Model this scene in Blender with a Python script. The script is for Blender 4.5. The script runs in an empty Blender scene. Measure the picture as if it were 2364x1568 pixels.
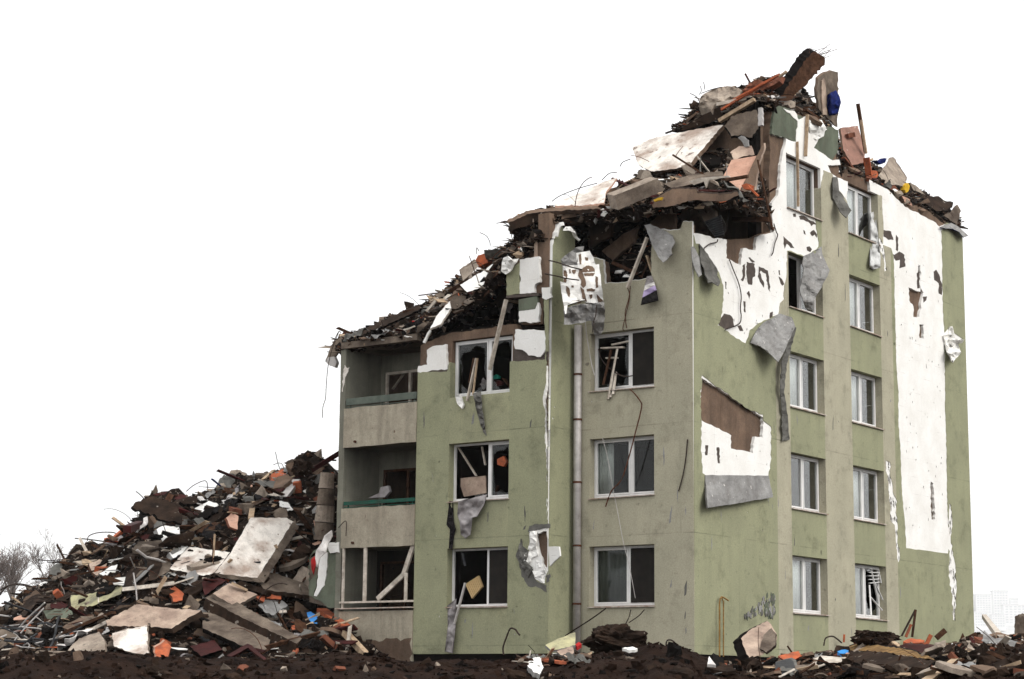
import bpy, bmesh, math, random
from mathutils import Vector, Matrix, noise, geometry
from mathutils.bvhtree import BVHTree
rnd = random.Random(7)
SC = bpy.context.scene
COL = SC.collection

# ------------------------------------------------------------------ camera
F, PITCH, ROLL, YAW = 4618.67, 0.17514, 0.010363, 0.63606
CAM = Vector((26.0637, -43.0341, -0.8701))
fh = Vector((-math.sin(YAW), math.cos(YAW), 0)); rh = Vector((math.cos(YAW), math.sin(YAW), 0)); UP = Vector((0, 0, 1))
FWD = fh*math.cos(PITCH) + UP*math.sin(PITCH)
_u = -fh*math.sin(PITCH) + UP*math.cos(PITCH)
RIGHT = rh*math.cos(ROLL) + _u*math.sin(ROLL)
CUP = -rh*math.sin(ROLL) + _u*math.cos(ROLL)
cd = bpy.data.cameras.new('camera'); cam = bpy.data.objects.new('camera', cd); COL.objects.link(cam)
cd.sensor_width = 36; cd.lens = 36*F/2364; cd.clip_start = 0.5; cd.clip_end = 9000
m = Matrix((RIGHT, CUP, -FWD)).transposed().to_4x4(); m.translation = CAM
cam.matrix_world = m
SC.camera = cam

# ------------------------------------------------------------------ sky, sun, exposure
w = bpy.data.worlds.new('World'); SC.world = w; w.use_nodes = True
nt = w.node_tree; nt.nodes.clear()
def N(t, **k):
    n = nt.nodes.new(t)
    for a, b in k.items(): setattr(n, a, b)
    return n
SUN_EL, SUN_AZ = math.radians(36), math.radians(93)      # azimuth measured from +Y towards +X
out = N('ShaderNodeOutputWorld'); bg = N('ShaderNodeBackground')
sky = N('ShaderNodeTexSky', sky_type='NISHITA', sun_disc=False, sun_elevation=SUN_EL, sun_rotation=SUN_AZ, dust_density=4.0, air_density=1.0)
hs = N('ShaderNodeHueSaturation'); hs.inputs['Saturation'].default_value = 0.12; hs.inputs['Value'].default_value = 1.0
tc = N('ShaderNodeTexCoord'); sx = N('ShaderNodeSeparateXYZ'); mr = N('ShaderNodeMapRange')
mr.inputs[1].default_value = -0.05; mr.inputs[2].default_value = 1.0; mr.inputs[3].default_value = 1.0; mr.inputs[4].default_value = 1.75
ov = N('ShaderNodeMix', data_type='RGBA', blend_type='MULTIPLY'); ov.inputs[0].default_value = 1
ov.inputs[6].default_value = (10.6, 10.65, 10.7, 1)          # the even grey-white of a thick overcast
mx = N('ShaderNodeMix', data_type='RGBA'); mx.inputs[0].default_value = 0.9
L = nt.links.new
L(sky.outputs[0], hs.inputs['Color']); L(tc.outputs['Generated'], sx.inputs[0]); L(sx.outputs[2], mr.inputs[0])
L(mr.outputs[0], ov.inputs[7]); L(hs.outputs[0], mx.inputs[6]); L(ov.outputs[2], mx.inputs[7])
L(mx.outputs[2], bg.inputs[0]); L(bg.outputs[0], out.inputs[0])
bg.inputs[1].default_value = 0.10
sd = bpy.data.lights.new('sun', 'SUN'); so = bpy.data.objects.new('sun', sd); COL.objects.link(so)
sd.energy = 1.5; sd.angle = math.radians(28); sd.color = (1, .965, .91)
sdir = Vector((math.sin(SUN_AZ)*math.cos(SUN_EL), math.cos(SUN_AZ)*math.cos(SUN_EL), math.sin(SUN_EL)))
so.rotation_euler = sdir.to_track_quat('Z', 'Y').to_euler(); so.location = (30, -30, 60)
vs = SC.view_settings; vs.view_transform = 'Standard'; vs.look = 'None'; vs.exposure = 0.15; vs.gamma = 1.0; vs.use_curve_mapping = False
SC.cycles.max_bounces = 7; SC.cycles.volume_bounces = 3; SC.cycles.diffuse_bounces = 2; SC.cycles.transparent_max_bounces = 12

# ------------------------------------------------------------------ photo pixel -> point in the place (photo taken as 2364 x 1568)
def ray(x, y): return FWD*F + RIGHT*(x-1182) - CUP*(y-784)
def PY(x, y, Y):
    r = ray(x, y); return CAM + r*((Y-CAM.y)/r.y)
def PX(x, y, X=0.0):
    r = ray(x, y); return CAM + r*((X-CAM.x)/r.x)
def PD(x, y, d):                                             # at horizontal distance d in front of the camera
    r = ray(x, y); return CAM + r*(d/r.dot(fh))
def zoomed(x0, y0, k): return lambda *p: [((x0+a*k)*.60678, (y0+b*k)*.60678) for a, b in p]
c1 = zoomed(0, 1600, .62752); c2 = zoomed(1200, 700, .63776); c3 = zoomed(1200, 1600, .62774); c4 = zoomed(2100, 600, .57398)
c5 = zoomed(2100, 1400, .75503); c6 = zoomed(2400, 150, .47821); c7 = zoomed(2900, 600, .63764); c8 = zoomed(2900, 1500, .69119)
g1 = zoomed(1250, 1200, .2551); g2 = zoomed(1650, 1200, .2551); g3 = zoomed(2180, 1200, .2551); g4 = zoomed(1900, 800, .31888)
g5 = zoomed(2600, 800, .31881); g6 = zoomed(3100, 600, .31894); g7 = zoomed(2950, 2200, .40017); g8 = zoomed(1900, 2250, .46531)

# ------------------------------------------------------------------ materials
def mat(name, col, col2=None, scale=3.0, bump=.25, bscale=40.0, rough=.9, streak=0.0, speck=None, spec=.04, metal=0.0, dist=.02, lo=.35, hi=.65, grain=.0, grime=0.0, joints=False, floors=False, dirt=0.0):
    m = bpy.data.materials.new(name); m.use_nodes = True; t = m.node_tree; b = t.nodes['Principled BSDF']
    b.inputs['Roughness'].default_value = rough; b.inputs['Metallic'].default_value = metal; b.inputs['Specular IOR Level'].default_value = spec
    def n(ty, **k):
        q = t.nodes.new(ty)
        for a, c in k.items(): setattr(q, a, c)
        return q
    g = n('ShaderNodeNewGeometry'); pos = g.outputs['Position']
    def ns(sc, det=5, rg=.6, vec=None):
        q = n('ShaderNodeTexNoise'); q.inputs['Scale'].default_value = sc; q.inputs['Detail'].default_value = det; q.inputs['Roughness'].default_value = rg
        t.links.new(vec or pos, q.inputs['Vector']); return q.outputs['Fac']
    def rmp(f, a, c):
        q = n('ShaderNodeMapRange'); q.inputs[1].default_value = a; q.inputs[2].default_value = c; t.links.new(f, q.inputs[0]); return q.outputs[0]
    def mix(f, a, c, mode='MIX'):
        q = n('ShaderNodeMix', data_type='RGBA', blend_type=mode)
        for s, v in ((0, f), (6, a), (7, c)):
            if isinstance(v, (tuple, float, int)): q.inputs[s].default_value = v if s == 0 else (*v[:3], 1)
            else: t.links.new(v, q.inputs[s])
        return q.outputs[2]
    c2_ = col2 or tuple(v*.7 for v in col)
    c = mix(rmp(ns(scale), lo, hi), col, c2_)
    if streak:
        mp = n('ShaderNodeMapping'); mp.inputs['Scale'].default_value = (1.3, 1.3, .22); t.links.new(pos, mp.inputs[0])
        c = mix(rmp(ns(1.6, 6, .65, mp.outputs[0]), .48, .78), c, tuple(v*(1-streak) for v in c2_))
    if speck:
        c = mix(rmp(ns(speck[1], 2, .5), speck[2], speck[2]+.03), c, speck[0])
    if grime:
        c = mix(rmp(ns(1.3, 9, .72), .52, .80), c, tuple(v*(1-grime)*.85 for v in c2_)); c = mix(rmp(ns(4.5, 6, .7), .60, .74), c, tuple(v*(1-grime) for v in c2_))
    if floors:
        mp2 = n('ShaderNodeMapping'); mp2.inputs['Scale'].default_value = (7, 7, .16); t.links.new(pos, mp2.inputs[0])
        st = n('ShaderNodeMath', operation='MULTIPLY'); t.links.new(rmp(ns(1.0, 4, .6, mp2.outputs[0]), .60, .78), st.inputs[0]); t.links.new(rmp(ns(.7, 3), .48, .62), st.inputs[1])
        c = mix(st.outputs[0], c, tuple(v*.62 for v in c2_))
        s3 = n('ShaderNodeSeparateXYZ'); t.links.new(pos, s3.inputs[0]); a3 = n('ShaderNodeMath', operation='MULTIPLY_ADD'); a3.inputs[1].default_value = 1/2.8; a3.inputs[2].default_value = -.12; t.links.new(s3.outputs[2], a3.inputs[0])
        f3 = n('ShaderNodeMath', operation='FRACT'); t.links.new(a3.outputs[0], f3.inputs[0]); l3 = n('ShaderNodeMath', operation='LESS_THAN'); l3.inputs[1].default_value = .011; t.links.new(f3.outputs[0], l3.inputs[0])
        g3_ = n('ShaderNodeMath', operation='MULTIPLY'); t.links.new(l3.outputs[0], g3_.inputs[0]); t.links.new(rmp(ns(1.1, 4), .42, .66), g3_.inputs[1]); c = mix(g3_.outputs[0], c, tuple(v*.7 for v in c2_))
    if joints:
        sp = n('ShaderNodeSeparateXYZ'); t.links.new(pos, sp.inputs[0])
        def line(src, period, wd):
            a_ = n('ShaderNodeMath', operation='DIVIDE'); a_.inputs[1].default_value = period; t.links.new(src, a_.inputs[0])
            f_ = n('ShaderNodeMath', operation='FRACT'); t.links.new(a_.outputs[0], f_.inputs[0])
            l_ = n('ShaderNodeMath', operation='LESS_THAN'); l_.inputs[1].default_value = wd/period; t.links.new(f_.outputs[0], l_.inputs[0]); return l_.outputs[0]
        ad = n('ShaderNodeMath', operation='ADD'); t.links.new(sp.outputs[0], ad.inputs[0]); t.links.new(sp.outputs[1], ad.inputs[1])
        m_ = n('ShaderNodeMath', operation='MAXIMUM'); t.links.new(line(sp.outputs[2], .52, .012), m_.inputs[0]); t.links.new(line(ad.outputs[0], 1.04, .012), m_.inputs[1])
        bk = n('ShaderNodeMath', operation='MULTIPLY'); t.links.new(m_.outputs[0], bk.inputs[0]); t.links.new(rmp(ns(2.2), .50, .66), bk.inputs[1])
        c = mix(bk.outputs[0], c, (.58, .55, .52))
    if dirt:
        d1 = n('ShaderNodeMath', operation='MULTIPLY'); d1.inputs[1].default_value = dirt; t.links.new(rmp(ns(2.6, 8, .76), .46, .70), d1.inputs[0]); c = mix(d1.outputs[0], c, (.085, .066, .053))
        d2 = n('ShaderNodeMath', operation='MULTIPLY'); d2.inputs[1].default_value = dirt*.9; t.links.new(rmp(ns(9.0, 5, .75), .56, .68), d2.inputs[0]); c = mix(d2.outputs[0], c, (.10, .082, .068))
    if grain:
        gr = rmp(ns(26, 3, .8), .25, .75)
        q = n('ShaderNodeMapRange'); q.inputs[3].default_value = 1-grain; q.inputs[4].default_value = 1+grain; t.links.new(gr, q.inputs[0])
        c = mix(1.0, c, q.outputs[0], 'MULTIPLY')
    t.links.new(c, b.inputs['Base Color'])
    if bump:
        bp = n('ShaderNodeBump'); bp.inputs['Strength'].default_value = bump; bp.inputs['Distance'].default_value = dist
        t.links.new(ns(bscale, 6, .7), bp.inputs['Height']); t.links.new(bp.outputs[0], b.inputs['Normal'])
    return m
MT = {}
def defmat(k, *a, **b): MT[k] = mat(k, *a, **b)
defmat('green_render', (.30, .302, .192), (.26, .262, .17), scale=.8, bump=.4, bscale=60, streak=.06, grain=.22, grime=.42, floors=True, dist=.01, speck=((.12, .12, .08), 2.1, .74))
defmat('beige_render', (.41, .38, .285), (.345, .325, .243), scale=.8, bump=.4, bscale=60, streak=.06, grain=.22, grime=.42, floors=True, dist=.01, speck=((.2, .18, .14), 2.3, .73))
defmat('olive_render', (.33, .325, .205), (.275, .275, .18), scale=.8, bump=.4, bscale=60, streak=.06, grain=.22, grime=.42, floors=True, dist=.01)
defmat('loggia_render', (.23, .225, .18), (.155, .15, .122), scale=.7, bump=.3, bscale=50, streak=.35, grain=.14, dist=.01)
defmat('parapet_render', (.40, .36, .28), (.33, .29, .225), scale=.9, bump=.35, bscale=50, streak=.4, grain=.18, dist=.012, speck=((.16, .11, .08), 3.1, .72), dirt=0.3)
defmat('panel_green', (.15, .17, .125), (.105, .12, .09), scale=1.2, bump=.2, streak=.4, grain=.1, dirt=0.4)
defmat('foam', (.85, .84, .81), (.76, .74, .70), scale=1.4, bump=.2, bscale=90, grain=.06, joints=True, speck=((.30, .28, .26), 5.2, .775))
defmat('mortar', (.105, .085, .075), (.07, .058, .05), scale=6, bump=.4, bscale=60)
defmat('mesh_grey', (.31, .305, .295), (.20, .195, .19), lo=.35, hi=.68, scale=2.4, bump=.5, bscale=45, grain=.15, speck=((.55, .53, .5), 7, .70), dirt=0.35)
defmat('mesh_dark', (.15, .145, .132), (.085, .082, .075), lo=.35, hi=.68, scale=2.4, bump=.5, bscale=45, grain=.15)
defmat('raw_concrete', (.20, .135, .095), (.11, .075, .055), scale=1.1, bump=.4, bscale=25, streak=.45, grain=.2, dirt=0.4)
defmat('pale_concrete', (.38, .32, .26), (.22, .175, .14), scale=1.6, bump=.5, bscale=25, grain=.18, speck=((.13, .11, .09), 5, .68), dirt=0.7)
defmat('grey_concrete', (.20, .16, .125), (.065, .049, .039), scale=1.8, bump=.6, bscale=22, grain=.2, dirt=0.7)
defmat('dark_concrete', (.040, .025, .0175), (.012, .008, .006), scale=2.2, bump=.7, bscale=18, grain=.2, speck=((.22, .19, .16), 6, .69))
defmat('black_debris', (.008, .0058, .005), (.0035, .003, .0026), scale=4, bump=.7, bscale=18, rough=.8)  # black of debris, also the painted shade of gaps and cavities
defmat('soil', (.027, .0145, .0095), (.0095, .0052, .0037), scale=1.7, bump=1.0, bscale=9, dist=.08, grain=.35, speck=((.05, .032, .024), 9, .71))
defmat('rubble_bed', (.022, .014, .010), (.006, .0045, .0036), scale=2.6, bump=1.0, bscale=10, dist=.08, grain=.35, speck=((.21, .17, .145), 8, .66))
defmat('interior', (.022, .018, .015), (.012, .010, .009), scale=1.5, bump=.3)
defmat('plaster_pink', (.50, .385, .30), (.27, .195, .155), scale=1.5, bump=.3, grain=.1, speck=((.22, .16, .13), 4, .70), dirt=0.55)
defmat('plaster_white', (.74, .69, .63), (.38, .30, .25), scale=1.1, bump=.35, bscale=20, grain=.1, speck=((.25, .2, .17), 4.4, .67), lo=.45, hi=.62, dirt=0.35)
defmat('plaster_yellow', (.45, .42, .24), (.26, .25, .17), scale=1.3, bump=.3, grain=.1, dirt=0.6)
defmat('orange_clay', (.50, .13, .055), (.27, .075, .04), scale=4, bump=.3, grain=.15, dirt=0.6)
defmat('dusty_pink', (.34, .19, .145), (.25, .14, .11), scale=1.5, bump=.2, speck=((.45, .33, .28), 3, .66), dirt=0.5)
defmat('salmon_board', (.58, .36, .27), (.44, .25, .18), scale=1.5, bump=.15, dirt=0.4)
defmat('brick_dark', (.20, .075, .045), (.11, .045, .03), scale=5, bump=.4, grain=.15)
defmat('wood_pale', (.50, .38, .26), (.33, .23, .15), scale=7, bump=.3, grain=.1, dirt=0.6)
defmat('wood_white', (.66, .60, .52), (.42, .36, .30), scale=5, bump=.25, dirt=0.5)
defmat('wood_brown', (.082, .041, .024), (.032, .016, .010), scale=7, bump=.4, grain=.2)
defmat('straw', (.32, .20, .085), (.12, .07, .035), scale=6, bump=.9, bscale=30, dist=.05)
defmat('maroon', (.055, .013, .012), (.028, .009, .008), scale=4, bump=.3, rough=.6)
defmat('red_cloth', (.46, .03, .03), (.30, .02, .02), scale=3, bump=.3)
defmat('blue_cloth', (.018, .03, .16), (.008, .012, .06), scale=3, bump=.4)
defmat('blue_bright', (.06, .27, .62), (.04, .16, .42), scale=3, bump=.3)
defmat('yellow_paint', (.72, .45, .03), (.5, .3, .03), scale=3, bump=.2)
defmat('teal', (.02, .27, .2), (.015, .16, .12), scale=3, bump=.2)
defmat('violet_cloth', (.40, .33, .50), (.28, .22, .38), scale=3, bump=.3)
defmat('white_cloth', (.74, .71, .68), (.55, .52, .5), scale=3, bump=.3, dirt=0.45)
defmat('grey_cloth', (.34, .32, .32), (.22, .2, .2), scale=4, bump=.4, dirt=0.4)
defmat('black_cloth', (.012, .011, .012), (.02, .018, .018), scale=3, bump=.3)
defmat('curtain', (.90, .90, .89), (.82, .82, .82), scale=2, bump=.1)
defmat('blind_cloth', (.10, .105, .10), (.075, .08, .075), scale=2, bump=.1)
defmat('lace', (.60, .60, .585), (.45, .45, .44), scale=4, bump=.1)
defmat('pvc', (.78, .77, .755), (.66, .65, .635), scale=2.5, bump=.05, rough=.45, spec=.4, grain=.04)
defmat('sill_metal', (.52, .47, .42), (.30, .21, .16), scale=6, bump=.15, rough=.6)
defmat('rail_green', (.018, .085, .06), (.03, .06, .045), scale=4, bump=.15, rough=.6)
defmat('rail_grey', (.13, .15, .125), (.08, .095, .08), scale=3, bump=.2, rough=.7)
defmat('zinc', (.50, .475, .455), (.38, .355, .34), scale=4, bump=.1, rough=.45, metal=.25, dirt=0.3)
defmat('pipe_dark', (.05, .052, .055), (.022, .022, .024), scale=5, bump=.3, rough=.55)
defmat('rust', (.12, .048, .028), (.05, .025, .018), scale=8, bump=.4)
defmat('wire', (.028, .022, .02), (.05, .035, .028), scale=8, bump=0)
defmat('yellow_pipe', (.32, .19, .06), (.17, .095, .04), scale=9, bump=.2)
defmat('radiator', (.62, .44, .22), (.52, .36, .18), scale=3, bump=.1)
defmat('bark', (.19, .155, .14), (.13, .11, .10), scale=8, bump=.2)
defmat('far_wall', (.72, .72, .72), (.66, .66, .66), scale=.1, bump=0)  # far town colours lightened: haze fade put into the tone
defmat('far_window', (.52, .54, .55), (.47, .49, .50), scale=.2, bump=0)
defmat('far_roof', (.6, .6, .6), (.55, .55, .55), scale=.1, bump=0)
defmat('hill', (.5, .505, .505), (.42, .425, .425), scale=.012, bump=0)
def glassmat():
    m = bpy.data.materials.new('window_glass'); m.use_nodes = True; t = m.node_tree; t.nodes.clear()
    o = t.nodes.new('ShaderNodeOutputMaterial'); mx_ = t.nodes.new('ShaderNodeMixShader'); tr = t.nodes.new('ShaderNodeBsdfTransparent'); gl = t.nodes.new('ShaderNodeBsdfGlossy')
    lw = t.nodes.new('ShaderNodeLayerWeight'); lw.inputs['Blend'].default_value = .5; pw = t.nodes.new('ShaderNodeMath'); pw.operation = 'POWER'; pw.inputs[1].default_value = 2.6
    fr = t.nodes.new('ShaderNodeMath'); fr.operation = 'MULTIPLY_ADD'; fr.inputs[1].default_value = .95; fr.inputs[2].default_value = .014; t.links.new(lw.outputs['Facing'], pw.inputs[0]); t.links.new(pw.outputs[0], fr.inputs[0])
    tr.inputs[0].default_value = (.84, .86, .85, 1); gl.inputs['Roughness'].default_value = .05
    t.links.new(fr.outputs[0], mx_.inputs[0]); t.links.new(tr.outputs[0], mx_.inputs[1]); t.links.new(gl.outputs[0], mx_.inputs[2]); t.links.new(mx_.outputs[0], o.inputs[0])
    MT['glass'] = m
glassmat()

# ------------------------------------------------------------------ mesh helpers
class MB:
    def __init__(s): s.v = []; s.f = []; s.m = []; s.mats = []
    def mi(s, k):
        if k not in s.mats: s.mats.append(k)
        return s.mats.index(k)
    def add(s, vs_, fs, k):
        o = len(s.v); i = s.mi(k); s.v += [Vector(p) for p in vs_]
        for f in fs: s.f.append([o+q for q in f]); s.m.append(i)
    def box(s, a, b, k, T=None):
        x0, y0, z0 = a; x1, y1, z1 = b
        p = [(x0,y0,z0),(x1,y0,z0),(x1,y1,z0),(x0,y1,z0),(x0,y0,z1),(x1,y0,z1),(x1,y1,z1),(x0,y1,z1)]
        if T: p = [T(*q) for q in p]
        s.add(p, [(0,3,2,1),(4,5,6,7),(0,1,5,4),(1,2,6,5),(2,3,7,6),(3,0,4,7)], k)
    def bar(s, a, b, w_, h_, k, roll=0.0):
        a, b = Vector(a), Vector(b); d = (b-a).normalized(); r = d.cross(UP)
        if r.length < .01: r = Vector((1, 0, 0))
        r.normalize(); u = r.cross(d)
        r, u = r*math.cos(roll)+u*math.sin(roll), u*math.cos(roll)-r*math.sin(roll)
        p = [q+r*sx_*w_/2+u*sy*h_/2 for q in (a, b) for sx_, sy in ((-1,-1),(1,-1),(1,1),(-1,1))]
        s.add(p, [(3,2,1,0),(4,5,6,7),(0,1,5,4),(1,2,6,5),(2,3,7,6),(3,0,4,7)], k)
    def tube(s, pts, r, k, n=6, r2=None):
        pts = [Vector(q) for q in pts]; rings = []
        for i, q in enumerate(pts):
            d = (pts[min(i+1, len(pts)-1)]-pts[max(i-1, 0)]).normalized(); a = d.cross(UP if abs(d.z) < .9 else Vector((1,0,0))).normalized(); b = d.cross(a)
            rr = r if r2 is None else r+(r2-r)*i/max(1, len(pts)-1)
            rings.append([q+(a*math.cos(t_)+b*math.sin(t_))*rr for t_ in [2*math.pi*j/n for j in range(n)]])
        fs = [(i*n+j, i*n+(j+1)%n, (i+1)*n+(j+1)%n, (i+1)*n+j) for i in range(len(pts)-1) for j in range(n)]
        fs += [tuple(range(n))[::-1], tuple((len(pts)-1)*n+j for j in range(n))]
        s.add([q for g in rings for q in g], fs, k)
    def build(s, name, parent=None, origin=None, smooth=False):
        me = bpy.data.meshes.new(name); o_ = Vector(origin) if origin is not None else Vector((0,0,0))
        me.from_pydata([tuple(q-o_) for q in s.v], [], s.f)
        for k in s.mats: me.materials.append(MT[k])
        me.polygons.foreach_set('material_index', s.m)
        if smooth: me.polygons.foreach_set('use_smooth', [True]*len(s.f))
        bm = bmesh.new(); bm.from_mesh(me); bmesh.ops.recalc_face_normals(bm, faces=bm.faces); bm.to_mesh(me); bm.free()
        ob = bpy.data.objects.new(name, me); COL.objects.link(ob)
        if parent is not None: ob.parent = parent
        elif origin is not None: ob.location = o_
        return ob
    def solo(s, name, label, cat, group=None, kind=None, smooth=False):
        zs_ = [q.z for q in s.v]; n_ = len(s.v)
        c = Vector((sum(q.x for q in s.v)/n_, sum(q.y for q in s.v)/n_, min(zs_)))
        return tag(s.build(name, None, c, smooth), label, cat, group, kind)
def tag(o, label=None, cat=None, group=None, kind=None):
    if label: o['label'] = label
    if cat: o['category'] = cat
    if group: o['group'] = group
    if kind: o['kind'] = kind
    return o
def empty(name, loc, label, cat, group=None):
    o = bpy.data.objects.new(name, None); COL.objects.link(o); o.location = loc; o.empty_display_size = .3
    return tag(o, label, cat, group)

def rag(pts, amp=2.0, step=7.0, seed=0, closed=True):
    r = random.Random(seed*13+len(pts)); res = []; n = len(pts)
    for i in range(n if closed else n-1):
        a, b = pts[i], pts[(i+1) % n]; d = math.hypot(b[0]-a[0], b[1]-a[1]); k = max(1, int(d/step))
        for j in range(k):
            t_ = j/k; e = amp*(r.random()*2-1) if j else amp*.3*(r.random()*2-1)
            nx, ny = (-(b[1]-a[1])/(d+1e-9), (b[0]-a[0])/(d+1e-9))
            res.append((a[0]+(b[0]-a[0])*t_+nx*e, a[1]+(b[1]-a[1])*t_+ny*e))
    if not closed: res.append(pts[-1])
    return res
def inside(p, poly):
    x, y = p; c = False; n = len(poly); j = n-1
    for i in range(n):
        xi, yi = poly[i]; xj, yj = poly[j]
        if (yi > y) != (yj > y) and x < (xj-xi)*(y-yi)/(yj-yi)+xi: c = not c
        j = i
    return c
def cdt(outers, holes, extra=(), points=()):
    vs_ = []; es = []
    for poly in list(outers)+list(holes):
        o = len(vs_); vs_ += [Vector(p) for p in poly]; es += [(o+i, o+(i+1) % len(poly)) for i in range(len(poly))]
    for a, b in extra: o = len(vs_); vs_ += [Vector(a), Vector(b)]; es.append((o, o+1))
    vs_ += [Vector(p) for p in points]
    V, E_, Fc = geometry.delaunay_2d_cdt(vs_, es, [], 0, 1e-5)[:3]
    keep = []
    for f in Fc:
        c = (sum(V[i].x for i in f)/len(f), sum(V[i].y for i in f)/len(f))
        if any(inside(c, o) for o in outers) and not any(inside(c, h) for h in holes): keep.append(tuple(f))
    return V, keep
# the three facade planes: T(u, v, n) with n outwards
LA = 1.15
T_A = lambda u, v, n: (u, -n, v)
T_L = lambda u, v, n: (u, -LA-n, v)
T_B = lambda u, v, n: (n, u, v)
uA = lambda pts: [(q.x, q.z) for q in (PY(x, y, 0) for x, y in pts)]
uL = lambda pts: [(q.x, q.z) for q in (PY(x, y, -LA) for x, y in pts)]
uB = lambda pts: [(q.y, q.z) for q in (PX(x, y, 0) for x, y in pts)]
def skin(mb, T, outers, holes, n0, n1, matf, extra=(), deep=()):
    """a sheet of wall between n0 (outer) and n1, cut by holes; deep = rects whose side faces run in to their own depth"""
    V, keep = cdt(outers, holes, extra)
    cnt = {}
    for f in keep:
        for i in range(len(f)):
            e = (f[i], f[(i+1) % len(f)]); k = tuple(sorted(e)); cnt.setdefault(k, []).append((e, f))
    for f in keep:
        c = (sum(V[i].x for i in f)/3, sum(V[i].y for i in f)/3); k = matf(*c) if callable(matf) else matf
        mb.add([T(V[i].x, V[i].y, n0) for i in f], [(0, 1, 2)], k)
        if n1 is not None: mb.add([T(V[i].x, V[i].y, n1) for i in f], [(2, 1, 0)], k)
    for k_, l in cnt.items():
        if len(l) == 1:
            (a, b), f = l[0]; A, B = V[a], V[b]; mid = ((A.x+B.x)/2, (A.y+B.y)/2); nn = n1
            for (r, dep) in deep:
                if r[0]-.02 < mid[0] < r[1]+.02 and r[2]-.02 < mid[1] < r[3]+.02: nn = dep
            if nn is None: continue
            c = (sum(V[i].x for i in f)/3, sum(V[i].y for i in f)/3)
            mb.add([T(A.x, A.y, n0), T(B.x, B.y, n0), T(B.x, B.y, nn), T(A.x, A.y, nn)], [(0, 1, 2, 3)], matf(*c) if callable(matf) else matf)
rect = lambda r, g=0.0: [(r[0]-g, r[2]-g), (r[1]+g, r[2]-g), (r[1]+g, r[3]+g), (r[0]-g, r[3]+g)]

# sheet given by its outline in the photo, with real distance, size and thickness
def relief(mb, pts, depth, thick, k, crumple=0.0, planar=False, step=14, seed=0, ext=None, k2=None, ragamp=0.0, rstep=8):
    """pts (x, y, depth value); depth(x, y, value) -> point. Edges filled with interior points so the sheet can bend and crumple."""
    P2 = [(a, b) for a, b, c in pts]
    if planar:
        import numpy as np
        A_ = np.array([(a, b, 1) for a, b, c in pts]); sol = np.linalg.lstsq(A_, np.array([c for a, b, c in pts]), rcond=None)[0]
        dv = lambda x, y: sol[0]*x+sol[1]*y+sol[2]
    else:
        def dv(x, y):
            s0 = s1 = 0
            for a, b, c in pts:
                w_ = 1/((a-x)**2+(b-y)**2+4)**1.2; s0 += w_; s1 += w_*c
            return s1/s0
    if ragamp: P2 = rag(P2, ragamp, rstep, seed)
    inner = []
    if crumple or not planar:
        x0, x1 = min(a for a, b in P2), max(a for a, b in P2); y0, y1 = min(b for a, b in P2), max(b for a, b in P2)
        r = random.Random(seed); yy = y0
        while yy < y1:
            xx = x0
            while xx < x1:
                q = (xx+r.uniform(-.3, .3)*step, yy+r.uniform(-.3, .3)*step)
                if inside(q, P2): inner.append(q)
                xx += step
            yy += step
    V, keep = cdt([P2], [], (), inner)
    if not keep: return
    W = []
    for q in V:
        d = dv(q.x, q.y)
        if crumple: d += crumple*(noise.noise(Vector((q.x*.045, q.y*.045, seed*3.7)))+.6*noise.noise(Vector((q.x*.13, q.y*.13, seed*1.3))))
        W.append(Vector(depth(q.x, q.y, d)))
    nrm = Vector((0,0,0))
    for f in keep: nrm += (W[f[1]]-W[f[0]]).cross(W[f[2]]-W[f[0]])
    nrm.normalize()
    if nrm.dot(CAM-W[keep[0][0]]) < 0: nrm = -nrm
    used = sorted({i for f in keep for i in f})
    cx_, cy_ = sum(V[i].x for i in used)/len(used), sum(V[i].y for i in used)/len(used)
    off = -nrm*thick
    if ext: off = Vector(depth(cx_+ext[0], cy_+ext[1], dv(cx_, cy_)+ext[2]))-Vector(depth(cx_, cy_, dv(cx_, cy_)))
    cnt = {}
    for f in keep:
        for i in range(3): e = (f[i], f[(i+1) % 3]); cnt.setdefault(tuple(sorted(e)), []).append(e)
    n_ = len(W)
    mb.add(W, keep, k); o = len(mb.v)-n_
    for q in W: mb.v.append(q+off)
    i2 = mb.mi(k2 or k)
    for f in keep: mb.f.append([o+n_+q for q in f[::-1]]); mb.m.append(i2)
    for e in cnt.values():
        if len(e) == 1: a, b = e[0]; mb.f.append([o+a, o+b, o+n_+b, o+n_+a]); mb.m.append(i2)
dA = lambda x, y, n: PY(x, y, -n)
dL = lambda x, y, n: PY(x, y, -LA-n)
dB = lambda x, y, n: PX(x, y, n)
dY = lambda x, y, Y: PY(x, y, Y)
dD = lambda x, y, d: PD(x, y, d)

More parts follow.
